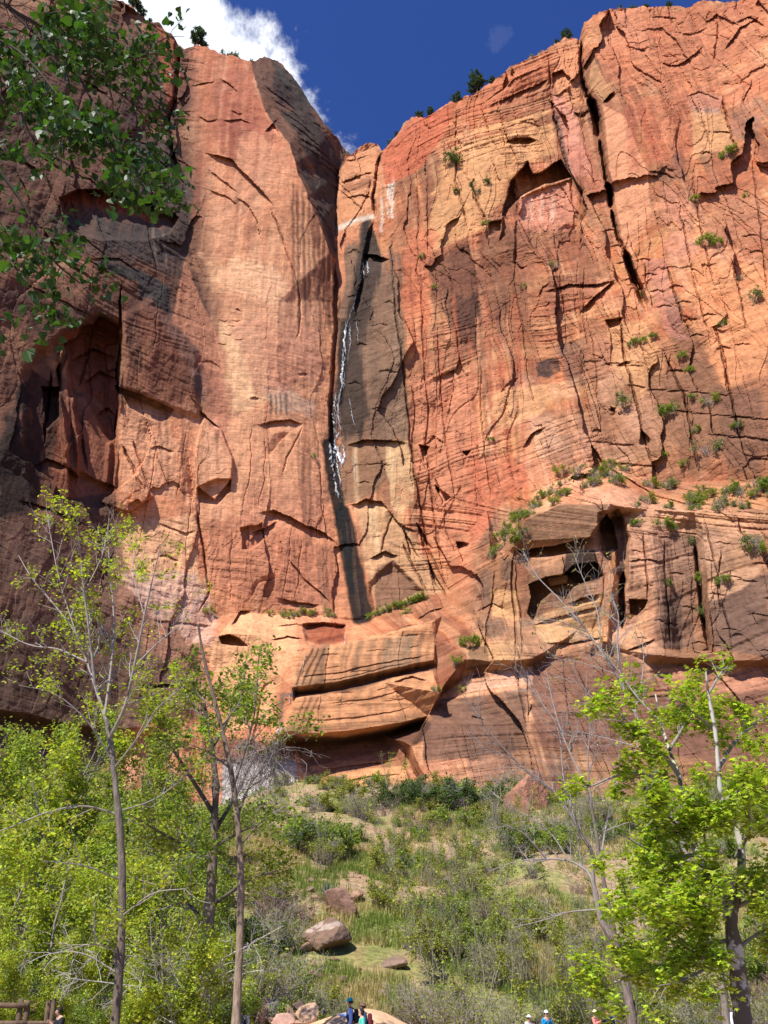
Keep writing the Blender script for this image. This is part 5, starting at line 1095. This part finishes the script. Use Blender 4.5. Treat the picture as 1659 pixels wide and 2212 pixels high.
# grass over the slope and the flat
def build_grass():
    N_ = 62000
    u = RNG.uniform(-150, 1800, N_); Yp = 40+RNG.random(N_)**1.1*78
    X = (u-CU)/FPX*Yp/1.07; keep = fbm2(X*.15, Yp*.15, 411, 3) > .42
    keep &= ~((np.abs(X+1.2) < 5.8) & (Yp < 50.5) & (Yp > 39)); keep &= ~((Yp < 45) & (RNG.random(N_) < .55))
    X = X[keep]; Yp = Yp[keep]; n = len(X); Z = gz(X, Yp)
    k = 7
    bx = np.repeat(X, k)+RNG.normal(0, .16, n*k); by = np.repeat(Yp, k)+RNG.normal(0, .16, n*k); bz = np.repeat(Z, k)-.06
    h = RNG.uniform(.18, .75, n*k)*np.repeat(np.exp(RNG.normal(0, .25, n)), k); a = RNG.uniform(0, 6.28, n*k); ln = RNG.uniform(.1, .5, n*k)*h; w = .030
    ca, sa = np.cos(a), np.sin(a)
    v = np.stack([np.stack([bx-w*sa, by+w*ca, bz], -1), np.stack([bx+w*sa, by-w*ca, bz], -1), np.stack([bx+ln*ca, by+ln*sa, bz+h], -1)], 1)
    gn = fbm2(X*.2, Yp*.2, 421, 3); gg = sstep(gn, .44, .58)[:, None]
    c = np.array((.40, .33, .15))*(1-gg)+np.array((.18, .24, .05))*gg; c = np.repeat(c, k, 0)*np.exp(RNG.normal(0, .25, (n*k, 1)))
    tag(link('grass', mesh_np('grass', v.reshape(-1, 3), tris=np.arange(n*k*3).reshape(-1, 3), cols=np.repeat(c, 3, 0)), M_LEAFN), 'dry and green grass over the slope', 'grass', kind='stuff')
build_grass()
# ------------------------------------------------------------------ rocks
def ico(n):
    bm = bmesh.new(); bmesh.ops.create_icosphere(bm, subdivisions=n, radius=1)
    V_ = np.array([v.co[:] for v in bm.verts]); F_ = np.array([[v.index for v in f.verts] for f in bm.faces]); bm.free(); return V_, F_
ICO4, ICO3, ICO2 = ico(5), ico(4), ico(3)
def rock_mesh(name, seed, dims, planes=13, base=(.36, .20, .13), top=None, sub=ICO3, lichen=None, amp=.05):
    """a broken block: a sphere cut by random planes, then weathered"""
    r = np.random.default_rng(seed); D, F_ = sub
    n = r.normal(size=(planes, 3)); n /= np.linalg.norm(n, axis=1)[:, None]; d = r.uniform(.50, .82, planes)
    dn = D@n.T; R = np.where(dn > .05, d[None]/np.maximum(dn, .05), 9).min(1); R = np.minimum(R, 1.25)
    R = R*(1+amp*2*(fbm3(D[:, 0]*2.5+seed, D[:, 1]*2.5, D[:, 2]*2.5, 4)-.5)+amp*(fbm3(D[:, 0]*9+seed, D[:, 1]*9, D[:, 2]*9, 3)-.5))
    P_ = D*R[:, None]*np.array(dims)
    c = np.array(base)[None]*(.75+.5*fbm3(D[:, 0]*3, D[:, 1]*3, D[:, 2]*3+seed, 4))[:, None]
    if lichen is not None:
        m = sstep(fbm3(D[:, 0]*2.2+7, D[:, 1]*2.2, D[:, 2]*2.2, 4)+.22*(D[:, 2]-.75), .53, .57)[:, None]*lichen; c = c*(1-m)+np.array((.50, .41, .35))*m
    return mesh_np(name, P_, tris=F_, cols=c, smooth=False)
M_STONE = tint_mat('stone', .92, 2.5, .3, .6)
def hit(u, v):
    """where the ground is met along (u, v)"""
    Yp = np.arange(38, 140, .25); x, y, z = ray(u, v); k = np.where(EYE+z*Yp/y <= gz(x*Yp/y, Yp))[0]
    i = k[0] if len(k) else len(Yp)-1
    return Vector((float(x*Yp[i]/y), float(Yp[i]), g(x*Yp[i]/y, Yp[i])))
def rock(u, v, w, h, seed, base, label, rz=0, tilt=0.0, dep=1.0, group=None, **k):
    p = hit(u, v); t = p.y/float(ray(u, v)[1]); W = w*t/1912/2*1.08; H = h*t/1912/2*1.15
    o = link('boulder', rock_mesh('boulder', seed, (W, W*dep, H), base=base, **k), M_STONE); o.location = p+Vector((0, W*.5, H*.55)); o.rotation_euler = (0, tilt, rz)
    return tag(o, label, 'boulder', group)
rock(692, 2056, 100, 70, 5, (.17, .108, .075), 'large brown boulder with a white crusted top on the slope', -.25, .22, 1.0, sub=ICO4, lichen=.5, planes=9)
rock(732, 1978, 78, 56, 12, (.24, .14, .10), 'flat topped reddish boulder beside the spiky yucca', .3, .1, 1.0, sub=ICO4, planes=10)
rock(1150, 1756, 92, 112, 21, (.32, .15, .095), 'big round red boulder at the top of the slope under the dark wall', .2, 0, 1.0, sub=ICO4, planes=14, amp=.09)
tan, gry, brn, pnk = (.46, .30, .20), (.20, .185, .175), (.22, .145, .105), (.44, .27, .215)
pile = [(587,2196,30,36,gry,'upright pale grey rock in the pile by the sand'),(601,2204,30,32,(.12,.115,.11),'dark slate grey rock beside the upright grey one'),(624,2206,40,30,brn,'brown slab rock in the middle of the rock pile'),(662,2214,54,46,tan,'large tan rock at the edge of the sand bank'),(566,2216,34,36,tan,'tan rock at the left of the rock pile'),(612,2222,46,26,pnk,'low pinkish rock at the front of the pile'),(548,2202,30,26,brn,'brown rock half hidden behind the slim trunk'),(577,2196,20,40,brn,'leaning brown wedge of rock in the pile'),(649,2186,26,24,(.15,.10,.08),'dark brown rock at the back of the pile'),(655,2196,30,22,gry,'small grey rock behind the large tan one'),(680,2194,24,28,(.13,.12,.12),'dark grey rock where the pile meets the slope'),(537,2212,30,22,brn,'dull brown rock at the far left of the pile'),(590,2218,30,20,pnk,'small pink rock at the front of the pile'),(640,2222,30,18,tan,'small tan rock in front of the large tan one'),(700,2190,14,12,gry,'little grey rock beside the sand bank'),(500,2208,34,24,brn,'brown rock left of the slim tan trunk'),(470,2206,30,22,pnk,'pinkish rock near the thick pale trunk')]
for i, (u, v, w, h, c, lb) in enumerate(pile):
    Yp = 48.5-(v-2186)*.07; o = link('rock', rock_mesh('rock', 40+i, (w*Yp/1.15/1912/2*1.1, w*Yp/1.15/1912/2, h*Yp/1.15/1912/2*1.2), base=c, sub=ICO2 if w < 28 else ICO3, planes=10), M_STONE)
    t = Yp/float(ray(u, v)[1]); o.location = at(u, v-h*.5, Yp); o.rotation_euler = (0, RNG.normal(0, .25), RNG.uniform(0, 6)); tag(o, lb, 'rock', 'rock pile beside the sand')
ROCKS = [rock_mesh('rock', 70+i, (.5, .42, .34), base=b, sub=ICO2, planes=9) for i, b in enumerate(((.30, .18, .12), (.25, .15, .10), (.34, .22, .15), (.20, .135, .10)))]
for i in range(84):
    if i < 34: u, v = 690+RNG.normal(0, 55), 1990+RNG.normal(0, 60)
    else: u, v = RNG.uniform(600, 1650), RNG.uniform(1770, 2150)
    p = hit(u, v); o = link('rock', ROCKS[i % 4], M_STONE); s = .3+RNG.random()**2*1.1; o.location = p+Vector((0, 0, .08*s)); o.scale = (s, s, s*RNG.uniform(.7, 1.1)); o.rotation_euler = (RNG.normal(0, .2), RNG.normal(0, .2), RNG.uniform(0, 6.28))
    tag(o, 'small red sandstone rock lying in the grass of the slope', 'rock', 'loose rocks on the slope')

# ------------------------------------------------------------------ yucca
def build_yucca():
    p = hit(708, 1948); root = thing('yucca', 'spiky blue grey yucca rosette above the flat topped boulder', 'yucca', p)
    n = 90; V_, F_, c_ = [], [], []
    for i in range(n):
        a = RNG.uniform(0, 6.28); e = RNG.uniform(.15, 1.45); L = RNG.uniform(.8, 1.15); d = np.array([math.cos(a)*math.cos(e), math.sin(a)*math.cos(e), math.sin(e)]); s = unit(np.cross(d, (0, 0, 1.01))); w = .035
        b = np.array([0, 0, .15]); q = [b-s*w*.5, b+s*w*.5, b+d*L*.4+s*w, b+d*L*.4-s*w, b+d*L]; k = len(V_); V_ += q; F_ += [(k, k+1, k+2), (k, k+2, k+3), (k+3, k+2, k+4)]; c_ += [np.array((.16, .21, .19))*RNG.uniform(.7, 1.3)]*5
    link('leaves', mesh_np('leaves', V_, tris=F_, cols=np.array(c_)), M_LEAFN, root)
    w = Wood(); w.tube([(0, 0, -.2), (0, 0, .3)], [.12, .09], 8, (.2, .15, .1)); link('stem', w.mesh('stem'), M_TWIG, root)
    root.scale = (1.25,)*3
build_yucca()

# ------------------------------------------------------------------ falling water, with glints of wet rock modelled as white strands
M_WATER, _nt, _b = new_mat('white_water_and_glint'); _b.inputs['Base Color'].default_value = (.60, .63, .66, 1); _b.inputs['Alpha'].default_value = .5; _b.inputs['Roughness'].default_value = .25; _b.inputs['Specular IOR Level'].default_value = .6
def build_fall():
    V_, F_ = [], []
    def strand(ps, w):
        u = np.array([p[0] for p in ps], float); v = np.array([p[1] for p in ps], float); n = max(4, int((v[-1]-v[0])/3)); vv = np.linspace(v[0], v[-1], n); uu_ = np.interp(vv, v, u)
        k0 = len(V_)
        for i in range(n):
            p = cliff_at(uu_[i]+RNG.normal(0, .8), vv[i]); ww = w*(.35+.9*RNG.random())*min(1, 5*min(i+.3, n-i)/n)
            V_.append((p.x-ww, p.y-.16, p.z)); V_.append((p.x, p.y-.34, p.z)); V_.append((p.x+ww, p.y-.16, p.z))
        for i in range(n-1):
            a = k0+3*i; F_.append((a, a+1, a+4, a+3)); F_.append((a+1, a+2, a+5, a+4))
    for ps, w in (([(748,704),(744,735),(747,768)], .22), ([(741,790),(738,815),(740,838)], .26), ([(727,850),(720,890),(722,935)], .18), ([(734,842),(730,880),(736,940)], .12), ([(712,955),(714,975),(716,1000)], .35), ([(722,960),(730,975),(738,1000)], .5), ([(716,962),(724,980),(718,1010)], .55), ([(742,962),(744,985),(738,1010)], .28),
                  ([(718,1005),(724,1040),(731,1075)], .30), ([(728,1000),(734,1030),(737,1050)], .16), ([(786,568),(784,585),(786,602)], .2), ([(792,566),(796,580),(794,592)], .2), ([(768,690),(772,715),(774,745)], .06), ([(754,860),(760,890),(766,920)], .08), ([(746,770),(742,790),(740,800)], .12), ([(756,700),(758,740),(752,770)], .08), ([(760,980),(766,1010),(768,1050)], .06), ([(733,935),(726,950),(722,962)], .25)):
        strand(ps, w)
    for i in range(12):  # sparkles on the wet rock, drawn as short white flecks
        v = RNG.uniform(690, 1060); u = np.interp(v, (690, 850, 960, 1075), (752, 728, 722, 730))+RNG.normal(3, 5); strand([(u, v), (u-1, v+8), (u-1, v+10+RNG.uniform(8, 30))], RNG.uniform(.03, .06))
    strand([(788,562),(780,600),(764,660),(750,700),(744,740),(742,790),(738,840),(727,870),(722,935),(715,965),(718,1010),(728,1060),(736,1085)], .06)
    strand([(746,705),(741,760),(739,830),(730,880),(724,960),(730,1020),(740,1080)], .07)
    for ps, w in (([(601,1560),(600,1590),(604,1600)], .18), ([(628,1496),(626,1506),(627,1520)], .12), ([(660,1412),(655,1440),(648,1460)], .05), ([(748,1370),(746,1380),(744,1392)], .1), ([(608,1570),(604,1590),(600,1612)], .12)): strand(ps, w)
    tag(link('waterfall', mesh_np('waterfall', V_, quads=F_, smooth=True), M_WATER), kind='structure')
build_fall()

# ------------------------------------------------------------------ rail fence
M_WOODF = tint_mat('weathered_timber', .9, 6, .35, .5, base=(.13, .088, .056), stretch=(1, 1, .3))
def build_fence():
    Yf_ = 31.0; root = thing('rail_fence', 'rustic brown timber rail fence with leaning posts in the bottom left corner', 'fence', at(75, 2215, Yf_)); b = np.array(root.location)
    def bar(a, c, r, name):
        w = Wood(); p = np.linspace(np.array(a), np.array(c), 6); p += RNG.normal(0, r*.06, p.shape); w.tube(p-b, np.full(6, r)*(1+RNG.normal(0, .05, 6)), 9, (1, 1, 1))
        m = w.mesh(name); bm = bmesh.new(); bm.from_mesh(m); bmesh.ops.holes_fill(bm, edges=[e for e in bm.edges if e.is_boundary]); bm.to_mesh(m); bm.free(); link(name, m, M_WOODF, root)
    for u0, u1, v1, r in ((42, 46, 2157, .085), (58, 61, 2160, .085), (97, 106, 2160, .08), (110, 117, 2158, .075), (28, 41, 2190, .06), (-70, -66, 2158, .085)):
        p1 = np.array(at(u1, v1, Yf_)); p0 = np.array(at(u0, 2238, Yf_)); p0[2] = -.3; bar(p0, p1, r, 'post')
    for (a, c, r) in (((-120, 2172), (62, 2172), .075), ((60, 2210), (125, 2210), .06), ((-120, 2212), (60, 2210), .07)):
        bar(at(a[0], a[1], Yf_-.12), at(c[0], c[1], Yf_-.12), r, 'rail')
build_fence()
# ------------------------------------------------------------------ people on the trail
def cloth(name, c, rough=.85):
    m, nt, b = new_mat(name); N = nt.nodes; K = nt.links; b.inputs['Roughness'].default_value = rough
    tc = N.new('ShaderNodeTexCoord'); no = N.new('ShaderNodeTexNoise'); no.inputs['Scale'].default_value = 14; no.inputs['Detail'].default_value = 3; K.new(tc.outputs['Object'], no.inputs['Vector'])
    mr = N.new('ShaderNodeMapRange'); mr.inputs[3].default_value = .8; mr.inputs[4].default_value = 1.2; K.new(no.outputs['Fac'], mr.inputs[0])
    mx = N.new('ShaderNodeMix'); mx.data_type = 'RGBA'; mx.blend_type = 'MULTIPLY'; mx.inputs['Factor'].default_value = 1; mx.inputs['A'].default_value = (*c, 1); K.new(mr.outputs[0], mx.inputs['B']); K.new(mx.outputs['Result'], b.inputs['Base Color'])
    return m
MATS = {}
def mat_of(c, kind='cloth'):
    k = (kind, c)
    if k not in MATS: MATS[k] = cloth(kind, c)
    return MATS[k]
def skin_mesh(name, J, Eg, root, lv=2):
    """a surface grown round a skeleton J = {joint: (x, y, z, r)}, Eg = [(a, b)]"""
    names = list(J); ix = {n: i for i, n in enumerate(names)}
    me = bpy.data.meshes.new('tmp'); me.from_pydata([J[n][:3] for n in names], [(ix[a], ix[b]) for a, b in Eg], [])
    ob = bpy.data.objects.new('tmp', me); COL.objects.link(ob)
    md = ob.modifiers.new('s', 'SKIN'); md.use_smooth_shade = True; sv = me.skin_vertices[0].data
    for n in names:
        r = J[n][3]; sv[ix[n]].radius = r if isinstance(r, tuple) else (r, r); sv[ix[n]].use_root = n == root
    sb = ob.modifiers.new('u', 'SUBSURF'); sb.levels = lv; sb.render_levels = lv
    dg = bpy.context.evaluated_depsgraph_get(); out = bpy.data.meshes.new_from_object(ob.evaluated_get(dg)); out.name = name
    bpy.data.objects.remove(ob); bpy.data.meshes.remove(me); return out
def ball(name, c, s, sub=ICO2, cut=None):
    D, F_ = sub; P_ = D*np.array(s)+np.array(c)
    if cut is not None: P_[:, 2] = np.maximum(P_[:, 2], cut)
    return mesh_np(name, P_, tris=F_, smooth=True)
def hand_joints(J, Eg, side, wr, d):
    """palm, four fingers of different lengths slightly curled, and a thumb from the side of the palm"""
    d = Vector(d).normalized(); up = Vector((0, -1, .2)) if abs(d.y) < .8 else Vector((0, 0, 1)); x = d.cross(up).normalized(); pm = Vector(wr)+d*.07
    J['palm'+side] = (*pm, .024); Eg.append(('wrist'+side, 'palm'+side))
    for k, (o, l) in enumerate(((-.030, .066), (-.010, .078), (.010, .074), (.029, .058))):
        a = pm+x*o+d*.022; b = a+d*l*.6+up*.006; c = b+d*l*.35+up*.022
        for q, p, r in (('a', a, .010), ('b', b, .009), ('c', c, .008)): J[f'f{k}{q}{side}'] = (*p, r)
        Eg += [('palm'+side, f'f{k}a{side}'), (f'f{k}a{side}', f'f{k}b{side}'), (f'f{k}b{side}', f'f{k}c{side}')]
    a = Vector(wr)+d*.035-x*.032; b = a-x*.022+d*.032
    J['ta'+side] = (*a, .011); J['tb'+side] = (*b, .010); Eg += [('palm'+side, 'ta'+side), ('ta'+side, 'tb'+side)]
def person(loc, H, rz, label, top, legs, skin=(.50, .30, .21), hair=(.03, .022, .018), hat=None, sleeves=None, pack=None, arms='down', bend=0.0, hold=None, hairlen=.0, hat_brim=False, vest=None, short=False, bag=None):
    root = thing('person', label, 'person', loc, rz, 'people on the river trail'); s = H/1.74; root.scale = (s, s, s)
    f = -bend                                       # lean of the trunk: forward is -Y
    sh = Vector((0, f*.42, 1.43)); ch = Vector((0, f*.30, 1.25)); nk = Vector((0, f*.5-.015, 1.49)); hd = Vector((0, f*.6-.03, 1.63-.1*bend))
    J = {'pelvis': (0, .01, .97, (.135, .10)), 'belly': (0, f*.15, 1.10, (.125, .095)), 'chest': (*ch, (.145, .105)), 'sh': (*sh, (.105, .08)), 'neck': (*nk, .05), 'jaw': (hd.x, hd.y-.015, hd.z-.065, .06), 'head': (hd.x, hd.y, hd.z+.01, (.077, .088)), 'crown': (hd.x, hd.y+.008, hd.z+.07, (.064, .075)), 'nose': (hd.x, hd.y-.112, hd.z-.025, .012)}
    Eg = [('pelvis', 'belly'), ('belly', 'chest'), ('chest', 'sh'), ('sh', 'neck'), ('neck', 'jaw'), ('jaw', 'head'), ('head', 'crown'), ('head', 'nose')]
    for sd, x in (('L', .09), ('R', -.09)):
        st = .10 if sd == 'L' else -.07
        J.update({'hip'+sd: (x, 0, .92, .085), 'knee'+sd: (x*1.05, -st*.6-.01, .50, .058), 'ankle'+sd: (x*1.1, st*.5+.02, .09, .042), 'toe'+sd: (x*1.25, st*.5-.13, .035, .034)}); Eg += [('pelvis', 'hip'+sd), ('hip'+sd, 'knee'+sd), ('knee'+sd, 'ankle'+sd), ('ankle'+sd, 'toe'+sd)]
        xs = x*2.05; S_ = Vector((xs, sh.y+.005, 1.40))
        mode = arms if isinstance(arms, str) else arms[0 if sd == 'L' else 1]
        if mode == 'down': el = S_+Vector((x*.35, .03, -.29)); wr = el+Vector((x*.1, -.06, -.25)); hdv = (0, -.1, -1)
        elif mode == 'point': el = S_+Vector((x*.3, -.20, -.20)); wr = el+Vector((-x*.2, -.25, .05)); hdv = (0, -1, -.15)
        else: el = S_+Vector((x*.45, -.08, -.26)); wr = el+Vector((-x*1.7, -.19, .12 if mode == 'hold' else .22)); hdv = (-x*4, -.6, .5)
        J.update({'shoulder'+sd: (*S_, .062), 'elbow'+sd: (*el, .045), 'wrist'+sd: (*wr, .031)}); Eg += [('sh', 'shoulder'+sd), ('shoulder'+sd, 'elbow'+sd), ('elbow'+sd, 'wrist'+sd)]; hand_joints(J, Eg, sd, wr, hdv)
    body = link('body', skin_mesh('body', J, Eg, 'pelvis'), mat_of(skin, 'skin'), root)
    def grow(keys, k, add=.018, extra=None):
        jj = {n: (*J[n][:3], tuple(q*k+add for q in J[n][3]) if isinstance(J[n][3], tuple) else J[n][3]*k+add) for n in keys}
        if extra: jj.update(extra)
        return jj, [(a, b) for a, b in Eg if a in jj and b in jj]
    tk = ['pelvis', 'belly', 'chest', 'sh'] + ['shoulderL', 'shoulderR', 'elbowL', 'elbowR'] + ([] if short else ['wristL', 'wristR'])
    jj, ee = grow(tk, 1.08); link('shirt' if short else 'jacket', skin_mesh('jacket', jj, ee, 'pelvis'), mat_of(sleeves or top, 'fabric'), root)
    if sleeves or vest:
        jj, ee = grow(['pelvis', 'belly', 'chest', 'sh'], 1.14, .026); link('vest', skin_mesh('vest', jj, ee, 'pelvis'), mat_of(vest or top, 'fabric'), root)
    jj, ee = grow(['pelvis', 'hipL', 'hipR', 'kneeL', 'kneeR', 'ankleL', 'ankleR'], 1.1, .02); link('trousers', skin_mesh('trousers', jj, ee, 'pelvis'), mat_of(legs, 'fabric'), root)
    for sd in 'LR':
        a, t = J['ankle'+sd], J['toe'+sd]; link('shoe', ball('shoe', ((a[0]+t[0])/2, (a[1]+t[1])/2-.01, .05), (.055, .15, .055), cut=.0), mat_of((.06, .05, .045), 'shoe'), root)
    hx, hy, hz = hd
    me = ball('hair', (hx, hy+.018, hz+.028), (.092, .104, .112)); co = np.empty(len(me.vertices)*3); me.vertices.foreach_get('co', co); co = co.reshape(-1, 3)
    m = (co[:, 1] < hy-.045) & (co[:, 2] < hz+.055); co[m, 1] = hy-.03; low_ = co[:, 2] < hz-.03-hairlen; co[low_, 2] = hz-.03-hairlen; back = (co[:, 1] > hy) & (co[:, 2] < hz); co[back, 2] -= hairlen; me.vertices.foreach_set('co', co.ravel()); me.update()
    link('hair', me, mat_of(hair, 'hair'), root)
    for sx in (-1, 1): link('eye', ball('eye', (hx+sx*.031, hy-.087, hz+.012), (.011,)*3), mat_of((.02, .015, .012), 'iris'), root)
    link('mouth', ball('mouth', (hx, hy-.083, hz-.062), (.024, .012, .006)), mat_of((.34, .13, .11), 'lip'), root)
    if hat:
        hm, ft = ICO3; Pt = hm*np.array((.102, .114, .105))+np.array((hx, hy+.008, hz+.062)); lo = Pt[:, 2] < hz+.055; Pt[lo, 2] = hz+.05
        hob = link('hat', mesh_np('hat', Pt, tris=ft, smooth=True), mat_of(hat, 'fabric'), root)
        if hat_brim: bv = hm*np.array((.175, .18, .014))+np.array((hx, hy+.0, hz+.052))
        else: bv = hm*np.array((.078, .085, .010))+np.array((hx, hy-.135, hz+.055))
        link('brim', mesh_np('brim', bv, tris=ft, smooth=True), mat_of(hat, 'fabric'), hob)
    if pack:
        b = ICO3[0]; q = np.sign(b)*np.abs(b)**.45*np.array((.15, .085, .23))+np.array((0, f*.3+.215, 1.20)); pk = link('backpack', mesh_np('backpack', q, tris=ICO3[1], smooth=True), mat_of(pack, 'fabric'), root)
        q = np.sign(b)*np.abs(b)**.5*np.array((.11, .04, .09))+np.array((0, f*.3+.31, 1.12)); link('pocket', mesh_np('pocket', q, tris=ICO3[1], smooth=True), mat_of(pack, 'fabric'), pk)
        w = Wood()
        for x in (-.10, .10): w.tube([(x, f*.3+.14, 1.06), (x*1.15, f*.3-.13, 1.15), (x, f*.38-.12, 1.36), (x*.9, f*.42, 1.50), (x, f*.4+.13, 1.42)], [.018]*5, 6, (1, 1, 1))
        link('strap', w.mesh('strap'), mat_of(tuple(c*.6 for c in pack), 'strap'), pk)
    if bag:
        b = ICO3[0]; q = np.sign(b)*np.abs(b)**.45*np.array((.06, .12, .15))+np.array((.24, .03, .95)); link('shoulder_bag', mesh_np('shoulder_bag', q, tris=ICO3[1], smooth=True), mat_of(bag, 'fabric'), root)
    return root
def stand(u, Y): x = (u-CU)/FPX*Y/float(ray(u, 2185)[1]); return (x, Y, g(x, Y))
R_ = math.radians
def folk():
    person(stand(757, 37), 1.74, R_(-92), 'person in a navy vest and teal cap stretching an arm forward by the sand', (.02, .03, .10), (.16, .14, .12), sleeves=(.30, .45, .80), vest=(.015, .022, .085), hat=(.01, .33, .40), pack=(.03, .03, .035), arms=('down', 'point'))
    person(stand(782, 33.5), 1.46, R_(-80), 'person in a mint green shirt with dark hair and a white scarf', (.10, .55, .42), (.05, .07, .10), short=True, arms='down', hairlen=.06)
    person(stand(789, 36.2), 1.60, R_(-85), 'person in a dark blue shirt with a brown cap and maroon backpack', (.02, .07, .15), (.05, .055, .07), hat=(.20, .10, .07), pack=(.14, .02, .03), bend=.12)
    person(stand(1138, 43), 1.40, R_(40), 'person in a white sun hat and black vest looking down', (.75, .72, .72), (.04, .04, .05), sleeves=(.75, .72, .72), vest=(.025, .025, .035), hat=(.80, .76, .82), hat_brim=True, arms='hold', bend=.15)
    person(stand(1179, 43.5), 1.55, R_(10), 'person in a bright blue jacket and white cap with hands at the chest', (.01, .22, .48), (.03, .03, .04), hat=(.82, .80, .86), arms='up', vest=None)
    person(stand(1257, 42), 1.18, R_(20), 'child with black hair in a turquoise top', (.02, .45, .55), (.05, .05, .07), short=True)
    person(stand(1284, 46), 1.58, R_(50), 'person in a salmon pink jacket and straw hat with an orange shoulder bag', (.72, .24, .20), (.04, .025, .02), hat=(.72, .60, .36), hat_brim=True, arms='hold', bag=(.62, .25, .06))
    person(stand(1312, 46.5), 1.72, R_(-60), 'person in a dark navy jacket with a blue backpack', (.02, .02, .055), (.10, .10, .11), pack=(.02, .04, .20), bend=.1, arms='hold', hat=(.03, .03, .05))
    person(stand(1592, 34), 1.66, R_(150), 'person in a white shirt and white hat half behind the mottled trunk', (.72, .76, .84), (.02, .025, .06), hat=(.82, .82, .84), hat_brim=True, arms='down')
    person(stand(70, 39), 1.72, R_(80), 'person in black standing beside the fence post', (.015, .016, .02), (.02, .022, .026), arms='down')
    person(stand(140, 29), 1.52, R_(-50), 'person in a dark jacket bending beyond the leaning posts', (.018, .022, .022), (.02, .02, .022), arms='hold', bend=.3)
    person(stand(526, 37), 1.60, R_(-20), 'person in a navy vest and white shirt hidden behind the slim trunk', (.02, .03, .08), (.02, .03, .07), sleeves=(.7, .7, .74), vest=(.02, .03, .08))
folk()
